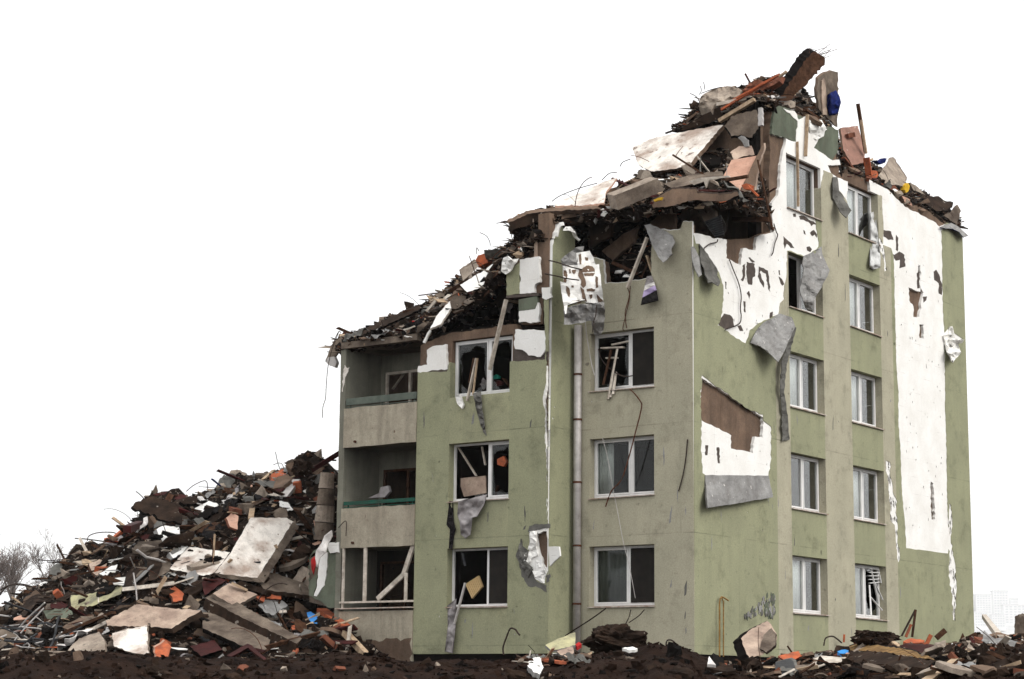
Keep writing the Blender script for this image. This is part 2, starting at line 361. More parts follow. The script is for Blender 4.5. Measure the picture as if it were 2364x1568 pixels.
# ------------------------------------------------------------------ ground: one sheet with the dirt ridge in front of the building
CREST = [(-300,1530),(0,1520),(60,1502),(200,1504),(330,1515),(430,1525),(600,1527),(800,1520),(880,1514),(940,1532),(1150,1530),(1240,1522),(1328,1516),(1407,1499),(1472,1495),(1514,1486),(1560,1492),(1593,1509),(1640,1535),(1700,1549),(1800,1550),(1900,1543),(2000,1540),(2100,1530),(2200,1502),(2300,1486),(2364,1478),(2700,1470)]
RS = 36.0
CR = [((PD(x, y, RS)-CAM).dot(rh), PD(x, y, RS).z) for x, y in CREST]
def lerp_tab(tab, x):
    if x <= tab[0][0]: return tab[0][1]
    for (a, b), (c, d) in zip(tab, tab[1:]):
        if x <= c: return b+(d-b)*(x-a)/(c-a)
    return tab[-1][1]
def sst(x): x = max(0, min(1, x)); return x*x*(3-2*x)
def ground_z(X, Y):
    v = Vector((X, Y, 0))-CAM; s = v.dot(fh); t = v.dot(rh)
    zr = lerp_tab(CR, t*RS/max(s, 5)) if s > 0 else -1
    if abs(t) > 14: zr += (-1.0-zr)*sst((abs(t)-14)/12)
    if s < RS: z = -2.5+(zr+2.5)*sst((s-20)/(RS-20))
    else: z = zr+(-.45-zr)*sst((s-RS)/6)
    if s > 95: z -= sst((s-95)/300)*2.5
    near = sst((60-abs(s-34))/30)
    lump = noise.noise(Vector((X*.55, Y*.55, 1)))*.16+noise.noise(Vector((X*1.7, Y*1.7, 4)))*.10+abs(noise.noise(Vector((X*4.1, Y*4.1, 9))))*.09+noise.noise(Vector((X*9, Y*9, 3)))*.035
    return z+lump*near-.05
mb = MB()
def axis(cuts):
    o = []
    for a, b, st in cuts:
        n_ = max(1, int(round((b-a)/st))); o += [a+(b-a)*i/n_ for i in range(n_)]
    return o+[cuts[-1][1]]
sa = axis([(-40, 10, 10), (10, 26, 2), (26, 33, .35), (33, 40, .13), (40, 52, .6), (52, 100, 4), (100, 400, 50), (400, 3100, 450)])
ta = axis([(-2900, -400, 500), (-400, -40, 45), (-40, -12, 2), (-12, 12, .14), (12, 40, 2), (40, 400, 45), (400, 2900, 500)])
G = [[None]*len(ta) for _ in sa]
for i, s in enumerate(sa):
    for j, t in enumerate(ta):
        X = CAM.x+fh.x*s+rh.x*t; Y = CAM.y+fh.y*s+rh.y*t; G[i][j] = Vector((X, Y, ground_z(X, Y)))
V = [q for r_ in G for q in r_]; W_ = len(ta)
FS = [(i*W_+j, i*W_+j+1, (i+1)*W_+j+1, (i+1)*W_+j) for i in range(len(sa)-1) for j in range(W_-1)]
mb.add(V, FS, 'soil'); tag(mb.build('ground', smooth=True), kind='structure'); BV_G = BVHTree.FromPolygons(V, FS)

# ------------------------------------------------------------------ the apartment building
ZS, ZT, FH = 1.349, 2.897, 2.8
bld = empty('apartment_building', (0, 0, 0), 'half demolished green and beige apartment block with torn facades and a collapsed top', 'building')
WB = [(5.11, 7.127, ZS+FH*k, ZT+FH*k) for k in range(5)]+[(8.804, 10.804, ZS+FH*k, ZT+FH*k) for k in range(5)]
WA = [(-3.155, -1.166, ZS+FH*k, ZT+FH*k) for k in range(3)]
WL = [(-6.93, -4.93, ZS+FH*k, ZT+FH*k) for k in range(3)]
EXT = 60
B_top = [(1602,538),(1640,545),(1680,552),(1740,550),(1755,545),(1783,535),(1783,470),(1785,330),(1784,300),(1790,245),(1815,252),(1840,258),(1860,266),(1890,285),(1912,300),(1936,303),(1938,360),(1944,398)]+g6((285,205),(400,178),(520,200),(645,245),(850,365),(1040,475),(1140,565),(1260,565),(1380,625),(1520,745),(1700,850),(1770,945))
PB1 = g5((60,40),(112,240),(150,400),(190,400),(240,460),(360,640),(410,720),(480,900),(480,1000),(450,1290),(410,1370),(500,1430),(600,1500),(700,1568),(745,1590),(800,1430),(900,1350),(1040,1290),(1140,1240),(1160,1110),(1205,1060),(1210,900),(1235,800),(1240,700),(1243,480),(1440,550),(1520,520),(1620,430),(1600,300),(1580,130))+c6((1535,1040),(1645,1075),(1720,1060),(1760,500),(1500,60),(1000,60),(900,1300))
PB2 = g6((160,90),(205,190),(225,235),(290,390),(360,480),(400,600),(402,335),(660,420),(790,455),(760,100))
PB3 = g6((560,120),(640,250),(700,350),(800,458))+c7((715,235),(718,330),(725,430),(720,520),(770,540),(785,600),(790,800),(795,1000),(800,1230),(815,1400))+c8((750,0),(750,160),(760,300),(770,550),(785,700),(793,848),(900,860),(1025,877),(1030,780),(1020,600),(1018,400),(1012,150),(1010,0))+c7((1095,1568),(1090,1050),(1080,900),(1075,520),(1070,440),(1085,405),(1110,380),(1130,200),(760,60))
PB4 = c5((757,35),(800,70),(870,120),(930,165),(1000,215),(1065,235),(1065,265),(1105,295),(1105,470),(1092,540),(1090,600),(785,640),(775,540),(760,530),(752,400),(755,260),(748,150))
PB5 = c8((680,365),(705,375),(705,420),(712,470),(720,540),(745,590),(735,650),(745,700),(748,800),(760,910),(750,930),(742,860),(735,780),(728,720),(705,690),(708,620),(695,540),(692,450),(680,420))
PB6 = c8((1020,760),(1045,690),(1040,800),(1052,870),(1062,920),(1070,1050),(1066,1180),(1065,1250),(1052,1240),(1045,1100),(1025,1000),(1032,900))
PB7 = g6((770,950),(800,1000),(820,1040),(850,1250),(860,1340),(835,1360),(830,1270),(800,1150),(765,1060))
PB8 = c7((1085,1050),(1130,1005),(1150,1050),(1195,1080),(1165,1120),(1180,1160),(1130,1220),(1095,1150))
PB9 = c8((1030,600),(1040,610),(1048,705),(1040,770),(1028,770),(1026,690))
def chips(n, u0, u1, v0, v1, seed, a=.03):
    r = random.Random(seed); o = []
    for _ in range(n):
        cu, cv = r.uniform(u0, u1), r.uniform(v0, v1); s_ = a*r.uniform(.4, 1.6)
        o.append([(cu+s_*math.cos(t_)*r.uniform(.4, 1), cv+1.7*s_*math.sin(t_)*r.uniform(.4, 1)) for t_ in [i*math.pi/3 for i in range(6)]])
    return o
rB = [uB(rag(q, .8 if i == 2 else 1.8, 7, i)) for i, q in enumerate((PB1, PB2, PB3, PB4, PB5, PB6, PB7, PB8, PB9))]
colB = lambda u, v: 'beige_render' if (4.32 < u < 5.11 or 7.127 < u < 8.804 or 10.804 < u < 11.6) else 'green_render'
out_B = [(16.99, .14), (0.0, .14)]+[(max(0.0, min(16.99, u)), v) for u, v in uB(rag(B_top, 1.5, 8, 3, False))]
xl = [((u, 0), (u, 18)) for u in (4.32, 5.11, 7.127, 8.804, 10.804, 11.6)]
mb = MB(); skin(mb, T_B, [out_B], rB+[rect(r) for r in WB]+chips(14, .3, 4.2, .6, 5.0, 5, .018)+chips(10, 12, 16.5, .5, 3, 6, .018)+chips(8, 7.2, 8.7, 1, 10, 8, .018), 0, -.014, colB, xl, [(r, -.265) for r in WB])
mb.build('render_coat', bld)
# foam boards under the render: holes where the raw wall shows
HB = [g5((522,310),(520,350),(520,570),(690,655),(702,520),(720,450),(850,478),(862,300),(700,150),(540,200)), g5((862,480),(892,300),(1080,262),(1060,60),(700,60),(690,300)),
      g5((112,80),(112,222),(160,222),(300,288),(380,343),(440,322),(522,350),(700,40)),
      c6((1000,700),(1125,750),(1240,790),(1215,900),(1195,1020),(1190,1150),(1175,1240),(1130,1300),(1000,1330)),
      c6((1000,480),(1160,490),(1330,650),(1320,815),(1120,750)), c6((1340,640),(1420,600),(1520,640),(1600,690),(1760,600),(1500,60),(1150,200)),
      c6((1590,690),(1500,790),(1460,862),(1610,962),(1720,960),(1720,700)),
      g6((160,90),(205,190),(275,238),(395,290),(400,345),(670,450),(648,262),(600,90)), g6((640,246),(700,285),(800,335),(900,405),(1000,505),(1080,585),(1300,695),(1420,755),(1500,830),(1620,760),(1300,380),(800,90)),
      c5((757,50),(745,262),(830,300),(905,340),(905,405),(1015,430),(1025,345),(1065,350),(1068,250),(940,165)),
      c7((875,775),(945,800),(945,690),(930,690),(932,645),(948,640),(950,780),(965,805),(960,830),(940,950),(905,950),(905,890),(880,850)), c7((940,995),(965,995),(967,1080),(942,1075)), c8((930,480),(945,490),(955,690),(935,690),(930,560))]
hB = [uB(rag(q, 1.5, 6, 20+i)) for i, q in enumerate(HB)]
def spots(poly, n, seed, a):
    r = random.Random(seed); o = []; x0, x1 = min(p[0] for p in poly), max(p[0] for p in poly); y0, y1 = min(p[1] for p in poly), max(p[1] for p in poly)
    while len(o) < n:
        q = (r.uniform(x0, x1), r.uniform(y0, y1))
        if inside(q, poly): o.append([(q[0]+a*r.uniform(.3, 1)*math.cos(k*1.05), q[1]+a*2*r.uniform(.3, 1)*math.sin(k*1.05)) for k in range(6)])
    return o
hB += spots(uB(PB5), 34, 5, .07)+spots(uB(PB6), 30, 6, .07)+spots(uB(PB7), 12, 7, .06)+spots(uB(PB9), 10, 8, .06)
mb = MB(); skin(mb, T_B, [out_B], hB+[rect(r, .012) for r in WB]+chips(110, .6, 4.9, 7.2, 11.6, 15, .024)+chips(70, 11.9, 15, 4, 13.2, 16, .03)+chips(24, .4, 4, 4.3, 6.6, 17, .016), -.015, -.10, 'foam', (), [])
mb.build('insulation_layer', bld)
# grey adhesive left on the boards
PT = [g5((420,1360),(450,1290),(490,1235),(560,1250),(600,1300),(612,1390),(560,1410),(490,1415)), g5((650,1380),(690,1370),(720,1440),(680,1440)), g5((760,615),(855,640),(862,790),(835,800),(825,890),(780,885),(760,790)), g5((905,670),(960,690),(1015,720),(1030,800),(1040,975),(1015,940),(990,760),(930,720),(915,740),(970,880),(965,925),(935,880),(895,790)),
      g5((1140,790),(1180,820),(1210,885),(1185,900),(1155,840)), g5((720,1085),(748,1090),(748,1220),(728,1215)), g5((760,990),(790,960),(805,1010),(790,1055)), g5((1200,310),(1240,350),(1300,400),(1330,450),(1285,450),(1240,400),(1215,460),(1200,400)), g5((1475,440),(1510,430),(1540,465),(1520,500),(1480,480)), g5((1040,1220),(1072,1210),(1068,1275),(1035,1290)), g5((710,660),(735,640),(745,780),(715,850),(690,830),(715,780)),
      g5((1310,40),(1345,35),(1350,75),(1320,80)), g5((1385,70),(1440,65),(1500,110),(1560,135),(1600,180),(1560,165),(1530,190),(1500,140),(1440,115),(1400,110)), g5((1435,235),(1455,245),(1465,290),(1445,280)), g5((1515,270),(1560,235),(1600,290),(1595,330),(1570,290),(1550,310),(1530,300)), g5((1140,720),(1155,715),(1160,775),(1145,770)), g5((500,850),(518,856),(520,940),(508,936)),
      g5((780,565),(800,560),(860,620),(830,625)), c7((725,430),(770,440),(785,490),(755,490),(725,470)), c7((775,570),(790,580),(820,560),(850,580),(857,650),(820,660),(825,610),(800,615)), c7((800,460),(815,480),(810,560),(800,550)), c7((1025,680),(1040,668),(1060,700),(1075,760),(1074,820),(1055,810),(1055,750),(1030,730)), c7((960,830),(985,828),(980,850),(965,865)), c7((925,690),(940,680),(942,780),(928,780)),
      c5((775,390),(790,390),(785,440),(775,440)), c5((832,400),(845,400),(848,480),(838,480))]
mb = MB()
for i, q in enumerate(PT): skin(mb, T_B, [uB(rag(q, 1.2, 5, 50+i))], [rect(r, .02) for r in WB], -.0105, -.0152, 'mortar')
mb.build('adhesive_residue', bld)
mb = MB(); conB = [(16.98, -.8), (0.31, -.8)]+[(max(.31, min(16.98, u)), v) for u, v in uB(rag(B_top, 1.5, 8, 3, False))]
skin(mb, T_B, [conB], [rect(r, .015) for r in WB], -.101, -.30, 'raw_concrete'); mb.build('concrete_wall', bld)
# grey-green panels of the top storey
for i, q in enumerate((c6((1152,505),(1280,560),(1330,600),(1400,625),(1340,680),(1325,815),(1130,750),(1140,620)), c6((1460,862),(1500,790),(1590,692),(1660,720),(1652,900),(1612,964)))): mb = MB(); skin(mb, T_B, [uB(rag(q, 1.5, 6, 80+i))], [], -.03, -.0985, 'panel_green'); mb.build('cladding_panel', bld)

# facade A (beige) and the green bay in front of it
A_top = [(1597,512),(1576,512),(1570,530),(1540,532),(1503,525),(1504,642),(1450,650),(1396,656),(1392,600),(1345,590)]
topA = [(max(-3.65, min(0, u)), v) for u, v in uA(rag(A_top, 1.5, 7, 4, False))]
mb = MB(); skin(mb, T_A, [[(-3.65, .14), (0, .14)]+topA+[(-3.65, topA[-1][1])]], [rect(r) for r in WA]+chips(16, -3.4, -.2, .6, 9.5, 25, .014), 0, -.014, 'beige_render', (), [(r, -.265) for r in WA]); mb.build('render_coat', bld)
mb = MB(); skin(mb, T_A, [[(-3.65, .15), (-.015, .15)]+[(min(-.015, u), v+.015) for u, v in topA]+[(-3.65, topA[-1][1])]], [rect(r, .012) for r in WA], -.015, -.10, 'foam'); mb.build('insulation_layer', bld)
mb = MB(); skin(mb, T_A, [[(-3.65, -.8), (-.101, -.8)]+[(min(-.101, u), v-.02) for u, v in topA]+[(-3.65, topA[-1][1])]], [rect(r, .015) for r in WA], -.101, -.30, 'raw_concrete'); mb.build('concrete_wall', bld)
L_r = c2((600,1125),(680,1123),(785,1120),(800,1062),(838,1085),(1165,1060),(1370,1046),(1372,960),(1362,690),(1360,622),(1392,620))
topL = [(max(-8.05, min(-3.65, u)), v) for u, v in uL(rag(L_r, 1.3, 7, 5, False))][::-1]
gash = [uL(rag(q, 1.5, 5, 90+i)) for i, q in enumerate((c2((1376,1000),(1392,1000),(1393,1200),(1385,1330),(1390,1568),(1376,1568),(1368,1360),(1355,1300),(1360,1250),(1376,1180)), c3((1390,-10),(1402,-10),(1404,120),(1410,200),(1406,370),(1400,370),(1398,200),(1390,120)), c3((1400,470),(1406,470),(1408,600),(1402,600)),
        c3((1295,660),(1340,645),(1415,640),(1424,720),(1418,900),(1395,945),(1385,990),(1370,985),(1330,960),(1310,890),(1275,850),(1240,860),(1245,835),(1275,800),(1295,790)), c2((835,1255),(870,1250),(885,1330),(860,1330),(840,1300))))]
colL = lambda u, v: 'olive_render' if -6.93 < u < -4.93 else 'green_render'
mb = MB(); skin(mb, T_L, [[(-8.05, .14), (-3.65, .14)]+topL], gash+[rect(r) for r in WL]+chips(14, -7.8, -3.9, .6, 7.4, 35, .016), 0, -.014, colL, [((u, 0), (u, 12)) for u in (-6.93, -4.93)], [(r, -.265) for r in WL]); mb.build('render_coat', bld)
L_e = [c2((608,1122),(612,1085),(665,1078),(663,990),(700,968),(776,955),(783,1060),(786,1105),(710,1110),(640,1130)), c2((1190,868),(1380,872),(1376,980),(1340,1030),(1270,1022),(1230,988),(1190,985),(1183,960)), c2((1180,1055),(1178,1062),(1370,1049),(1370,1100),(1180,1110))]
holeL = uL(rag(c3((1338,685),(1400,672),(1410,760),(1413,880),(1390,895),(1352,800),(1340,730)), 2, 6, 7))
mb = MB(); low = [(-8.05, .15), (-3.67, .15), (-3.67, 7.55), (-8.05, 7.55)]
skin(mb, T_L, [low], [holeL]+[rect(r, .012) for r in WL]+[uL(rag(c2((1374,1001),(1394,1001),(1394,1200),(1386,1330),(1391,1568),(1377,1568),(1370,1360),(1363,1300),(1377,1200)), .7, 5, 2)), uL(c3((1390,0),(1402,0),(1410,200),(1406,365),(1401,365),(1397,200)))], -.015, -.10, 'foam')
for i, q in enumerate(L_e[:2]): skin(mb, T_L, [uL(rag(q, 1.5, 6, 95+i))], [rect(r, .012) for r in WL], -.012, -.10, 'foam')
mb.build('insulation_layer', bld)
mb = MB(); skin(mb, T_L, [uL(c2((1173,985),(1190,975),(1235,985),(1275,1022),(1340,1030),(1378,975),(1375,1050),(1173,1064)))], [rect(r, .012) for r in WL], -.06, -.1, 'mortar'); mb.build('adhesive_residue', bld); mb = MB()
skin(mb, T_L, [uL(c2((612,1115),(710,1105),(786,1098),(786,1123),(612,1130)))], [], -.018, -.1, 'mortar'); mb.build('adhesive_residue', bld)
L_c = c2((606,1050),(612,962),(640,945),(778,890),(980,862),(1185,832),(1200,868),(1376,870),(1362,690),(1360,620),(1392,618))
mb = MB(); skin(mb, T_L, [[(-8.05, -.8), (-3.751, -.8)]+[(max(-8.05, min(-3.751, u)), v) for u, v in uL(rag(L_c, 1.5, 8, 6, False))][::-1]], [rect(r, .015) for r in WL], -.101, -.30, 'raw_concrete'); mb.build('concrete_wall', bld)
# fragments of the third-floor front still standing above the bay
mb = MB()
skin(mb, T_L, [uL(c2((1145,540),(1198,450),(1332,432),(1342,590),(1337,662),(1146,675)))], [], -.101, -.28, 'raw_concrete')
skin(mb, T_L, [uL(rag(c2((1140,530),(1160,520),(1215,470),(1217,655),(1140,664)), 1, 6, 3))], [], 0, -.0995, 'green_render')
skin(mb, T_L, [uL(rag(c2((1217,450),(1332,432),(1338,585),(1308,600),(1306,648),(1217,655),(1216,590),(1224,560),(1217,540)), 1.5, 5, 4))], [], -.012, -.0995, 'foam')
skin(mb, T_L, [uL(c2((1140,668),(1218,659),(1335,650),(1335,668),(1140,682)))], [], .02, -.2805, 'mortar')
mb.build('wall_fragment', bld)
mb = MB()
skin(mb, T_L, [uL(c2((1214,700),(1345,668),(1342,830),(1216,835)))], [], -.101, -.28, 'raw_concrete')
skin(mb, T_L, [uL(c2((1212,690),(1322,668),(1325,705),(1310,744),(1213,757)))], [], 0, -.0995, 'panel_green')
skin(mb, T_L, [uL(rag(c2((1213,758),(1310,746),(1322,700),(1336,745),(1330,820),(1280,832),(1255,822),(1213,826)), 1.5, 5, 5))], [], -.012, -.0995, 'foam')
mb.build('wall_fragment', bld)
mb = MB(); skin(mb, T_L, [uL(rag(c2((1200,445),(1215,370),(1245,300),(1290,258),(1338,262),(1340,440)), 1.5, 6, 8))], [], -.30, -.5, 'raw_concrete'); mb.build('wall_fragment', bld)
mb = MB(); q0 = PY(*c2((1375, 612))[0], -.95); q1 = PY(*c2((1378, 180))[0], -.95)
mb.box((q0.x-.19, -1.05, q0.z-.1), (q0.x+.17, -.7, q1.z), 'raw_concrete'); mb.box((q0.x-.27, -1.12, q0.z+.4), (q0.x-.2, -.75, q1.z-.5), 'plaster_pink'); mb.build('concrete_column', bld)
# side of the bay
T_S = lambda u, v, n: (-3.65+n, u, v)
sz = PX(1290, 518, -3.65).z
uS = lambda pts: [(max(-1.136, min(-.001, q.y)), q.z) for q in (PX(x, y, -3.65) for x, y in pts)]
S_t = g4((940,620),(936,420),(915,330),(872,245),(800,212),(742,172),(705,190),(672,290),(640,420))
mb = MB(); skin(mb, T_S, [[(-1.136, .14), (-.001, .14)]+uS(rag(S_t, 1, 6, 2, False))], chips(8, -1, -.1, 1, 7, 41, .02), 0, -.012, 'green_render'); mb.build('render_coat', bld)
mb = MB(); skin(mb, T_S, [[(-1.05, .15), (-.002, .15)]+[(max(-1.05, u), v+.06) for u, v in uS(rag(S_t, 2.2, 6, 3, False))]], [], -.013, -.10, 'foam'); mb.build('insulation_layer', bld)
mb = MB(); mb.box((-3.95, -.84, -.8), (-3.752, -.31, sz-2.2), 'raw_concrete'); mb.build('concrete_wall', bld)
# loggias
LX0, LX1, LY = -10.65, -8.05, .38
mb = MB(); zt_ = PY(793, 805, -LA).z
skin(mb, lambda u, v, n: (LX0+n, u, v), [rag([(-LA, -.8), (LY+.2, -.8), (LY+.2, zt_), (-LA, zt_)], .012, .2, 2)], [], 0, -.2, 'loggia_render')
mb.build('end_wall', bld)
mb = MB(); lp = uL(rag(c2((176,1080),(190,1100),(205,1095),(175,1170),(165,1240),(158,1240),(166,1150)), 1.5, 5, 3)); skin(mb, T_L, [lp], [], .012, 0.001, 'plaster_white'); mb.build('torn_corner', bld)
for k in range(3):
    z0 = .25+FH*k
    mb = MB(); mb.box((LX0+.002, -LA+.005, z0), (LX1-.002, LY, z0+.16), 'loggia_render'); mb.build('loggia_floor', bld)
    if k: 
        mb = MB(); skin(mb, T_L, [rag([(LX0-.02, z0-.02), (LX1-.01, z0-.02), (LX1-.01, z0+1.08), (LX0-.02, z0+1.08)], .012, .25, k)], [], .03, -.07, 'parapet_render')
        for cx_ in (LX0+.45,): mb.tube([(cx_, -LA-.034, z0+.12), (cx_, -LA-.10, z0+.12)], .035, 'rust', 7)
        mb.build('loggia_parapet', bld)
        mb = MB(); mc = 'rail_green' if k == 1 else 'rail_grey'
        mb.box((LX0+.05, -LA-.02, z0+1.17), (LX1-.03, -LA+.03, z0+1.27 if k == 1 else z0+1.36), mc); mb.box((LX0+.05, -LA+.0, z0+1.1), (LX1-.03, -LA+.02, z0+1.12), mc)
        for i in range(3): u_ = LX0+.15+i*1.15; mb.box((u_, -LA+.032, z0+1.0), (u_+.04, -LA+.055, z0+1.25), mc)
        mb.build('loggia_railing', bld)
    else:
        mb = MB(); skin(mb, T_L, [[(LX0-.02, -.1), (LX1-.01, -.1), (LX1-.01, 1.30), (LX0-.02, 1.30)]], [], .03, -.07, 'parapet_render'); mb.build('loggia_parapet', bld)
        mb = MB(); mb.box((LX0-.1, -LA-.12, 1.36), (LX1+.02, -LA+.1, 1.39), 'sill_metal'); mb.box((LX0, -LA-.05, 1.52), (LX1, -LA+.02, 1.57), 'wood_white')
        mb.box((LX0+.05, -LA-.02, 1.39), (LX0+.12, -LA+.03, 3.05), 'wood_white'); mb.box((LX0+.82, -LA-.02, 1.57), (LX0+.92, -LA+.03, 3.05), 'wood_white'); mb.box((LX1-.32, -LA-.02, 1.57), (LX1-.24, -LA+.03, 2.3), 'wood_white')
        mb.bar((LX1-1.3, -LA+.05, 1.62), (LX1-.45, -LA+.1, 2.25), .07, .13, 'wood_white'); mb.bar((LX1-.45, -LA+.1, 2.24), (LX1-.1, -LA+.08, 3.05), .07, .13, 'wood_white'); mb.build('glazing_frame', bld)
    br = [(-10.5, -8.1, z0+1.0, z0+2.3)] if k else [(-10.55, -8.1, z0+.2, z0+2.5)]
    mb = MB(); skin(mb, lambda u, v, n: (u, LY-n, v), [[(LX0, z0+.16), (LX1+.1, z0+.16), (LX1+.1, z0+FH-.001), (LX0, z0+FH-.001)]], [rect(br[0])], 0, -.15, 'loggia_render' if k else 'interior'); mb.build('loggia_back_wall', bld)  # lowest back wall coloured near-black in place of its deep shade
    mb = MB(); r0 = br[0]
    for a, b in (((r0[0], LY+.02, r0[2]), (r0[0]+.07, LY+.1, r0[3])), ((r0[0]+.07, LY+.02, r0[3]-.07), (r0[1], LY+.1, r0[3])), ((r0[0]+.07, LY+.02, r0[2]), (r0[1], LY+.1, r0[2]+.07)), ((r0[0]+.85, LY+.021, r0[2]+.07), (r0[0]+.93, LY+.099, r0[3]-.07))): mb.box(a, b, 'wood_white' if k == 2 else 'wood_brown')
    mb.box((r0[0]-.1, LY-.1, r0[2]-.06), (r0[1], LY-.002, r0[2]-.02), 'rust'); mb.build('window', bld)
mb = MB(); mb.box((LX0-.15, -LA-.06, zt_-.02), (LX1+.0, LY+.2, zt_+.16), 'grey_concrete'); mb.build('floor_slab', bld)
# floors, cross walls and back of the building (dark rooms)
for k in range(6):
    z0 = .25+FH*k; x0 = -10.8 if k < 4 else -3.9; y0 = .55 if k < 4 else 4.35
    if k == 3: x0 = -8.3
    if k < 3 or k >= 4:
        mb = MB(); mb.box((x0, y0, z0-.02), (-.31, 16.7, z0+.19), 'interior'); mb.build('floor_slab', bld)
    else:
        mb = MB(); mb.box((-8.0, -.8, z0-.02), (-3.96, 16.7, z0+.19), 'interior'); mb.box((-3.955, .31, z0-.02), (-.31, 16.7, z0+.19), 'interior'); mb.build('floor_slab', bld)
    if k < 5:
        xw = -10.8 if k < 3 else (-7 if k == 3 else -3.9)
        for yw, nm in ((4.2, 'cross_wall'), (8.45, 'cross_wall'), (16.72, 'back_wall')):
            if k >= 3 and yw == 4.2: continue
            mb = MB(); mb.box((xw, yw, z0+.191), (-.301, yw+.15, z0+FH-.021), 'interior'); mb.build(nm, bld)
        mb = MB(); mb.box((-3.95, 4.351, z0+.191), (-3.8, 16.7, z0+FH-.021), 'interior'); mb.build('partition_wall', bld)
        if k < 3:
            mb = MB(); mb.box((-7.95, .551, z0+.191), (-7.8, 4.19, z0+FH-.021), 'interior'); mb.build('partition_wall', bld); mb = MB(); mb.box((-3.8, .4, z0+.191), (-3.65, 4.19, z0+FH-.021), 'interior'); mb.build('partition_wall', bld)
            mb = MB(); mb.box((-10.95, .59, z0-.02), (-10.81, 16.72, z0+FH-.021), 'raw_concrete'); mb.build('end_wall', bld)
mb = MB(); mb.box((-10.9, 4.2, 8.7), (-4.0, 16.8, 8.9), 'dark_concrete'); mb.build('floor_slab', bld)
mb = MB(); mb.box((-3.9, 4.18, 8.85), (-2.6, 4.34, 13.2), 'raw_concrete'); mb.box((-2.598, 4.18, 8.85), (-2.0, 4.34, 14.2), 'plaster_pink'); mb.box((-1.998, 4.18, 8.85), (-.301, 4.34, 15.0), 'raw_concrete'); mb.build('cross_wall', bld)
mb = MB(); mb.box((-.58, 3.9, 9.0), (-.31, 4.175, 15.5), 'black_debris'); mb.build('concrete_column', bld)  # near-black strip added to stand for the dark end of the facade wall
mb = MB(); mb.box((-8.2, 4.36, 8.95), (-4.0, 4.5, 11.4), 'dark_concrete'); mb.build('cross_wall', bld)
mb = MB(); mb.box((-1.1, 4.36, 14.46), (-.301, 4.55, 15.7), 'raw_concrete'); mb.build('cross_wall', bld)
mb = MB(); mb.box((-8.04, -1.09, -1.0), (-3.7, -1.053, .138), 'black_debris'); mb.build('gap_shade_strip', bld); mb = MB(); mb.box((-3.64, -.09, -1.0), (-.06, -.053, .138), 'black_debris'); mb.build('gap_shade_strip', bld); mb = MB(); mb.box((-.09, .0, -1.0), (-.053, 16.9, .138), 'black_debris'); mb.build('gap_shade_strip', bld)  # near-black strips painted as the shaded gap under the walls

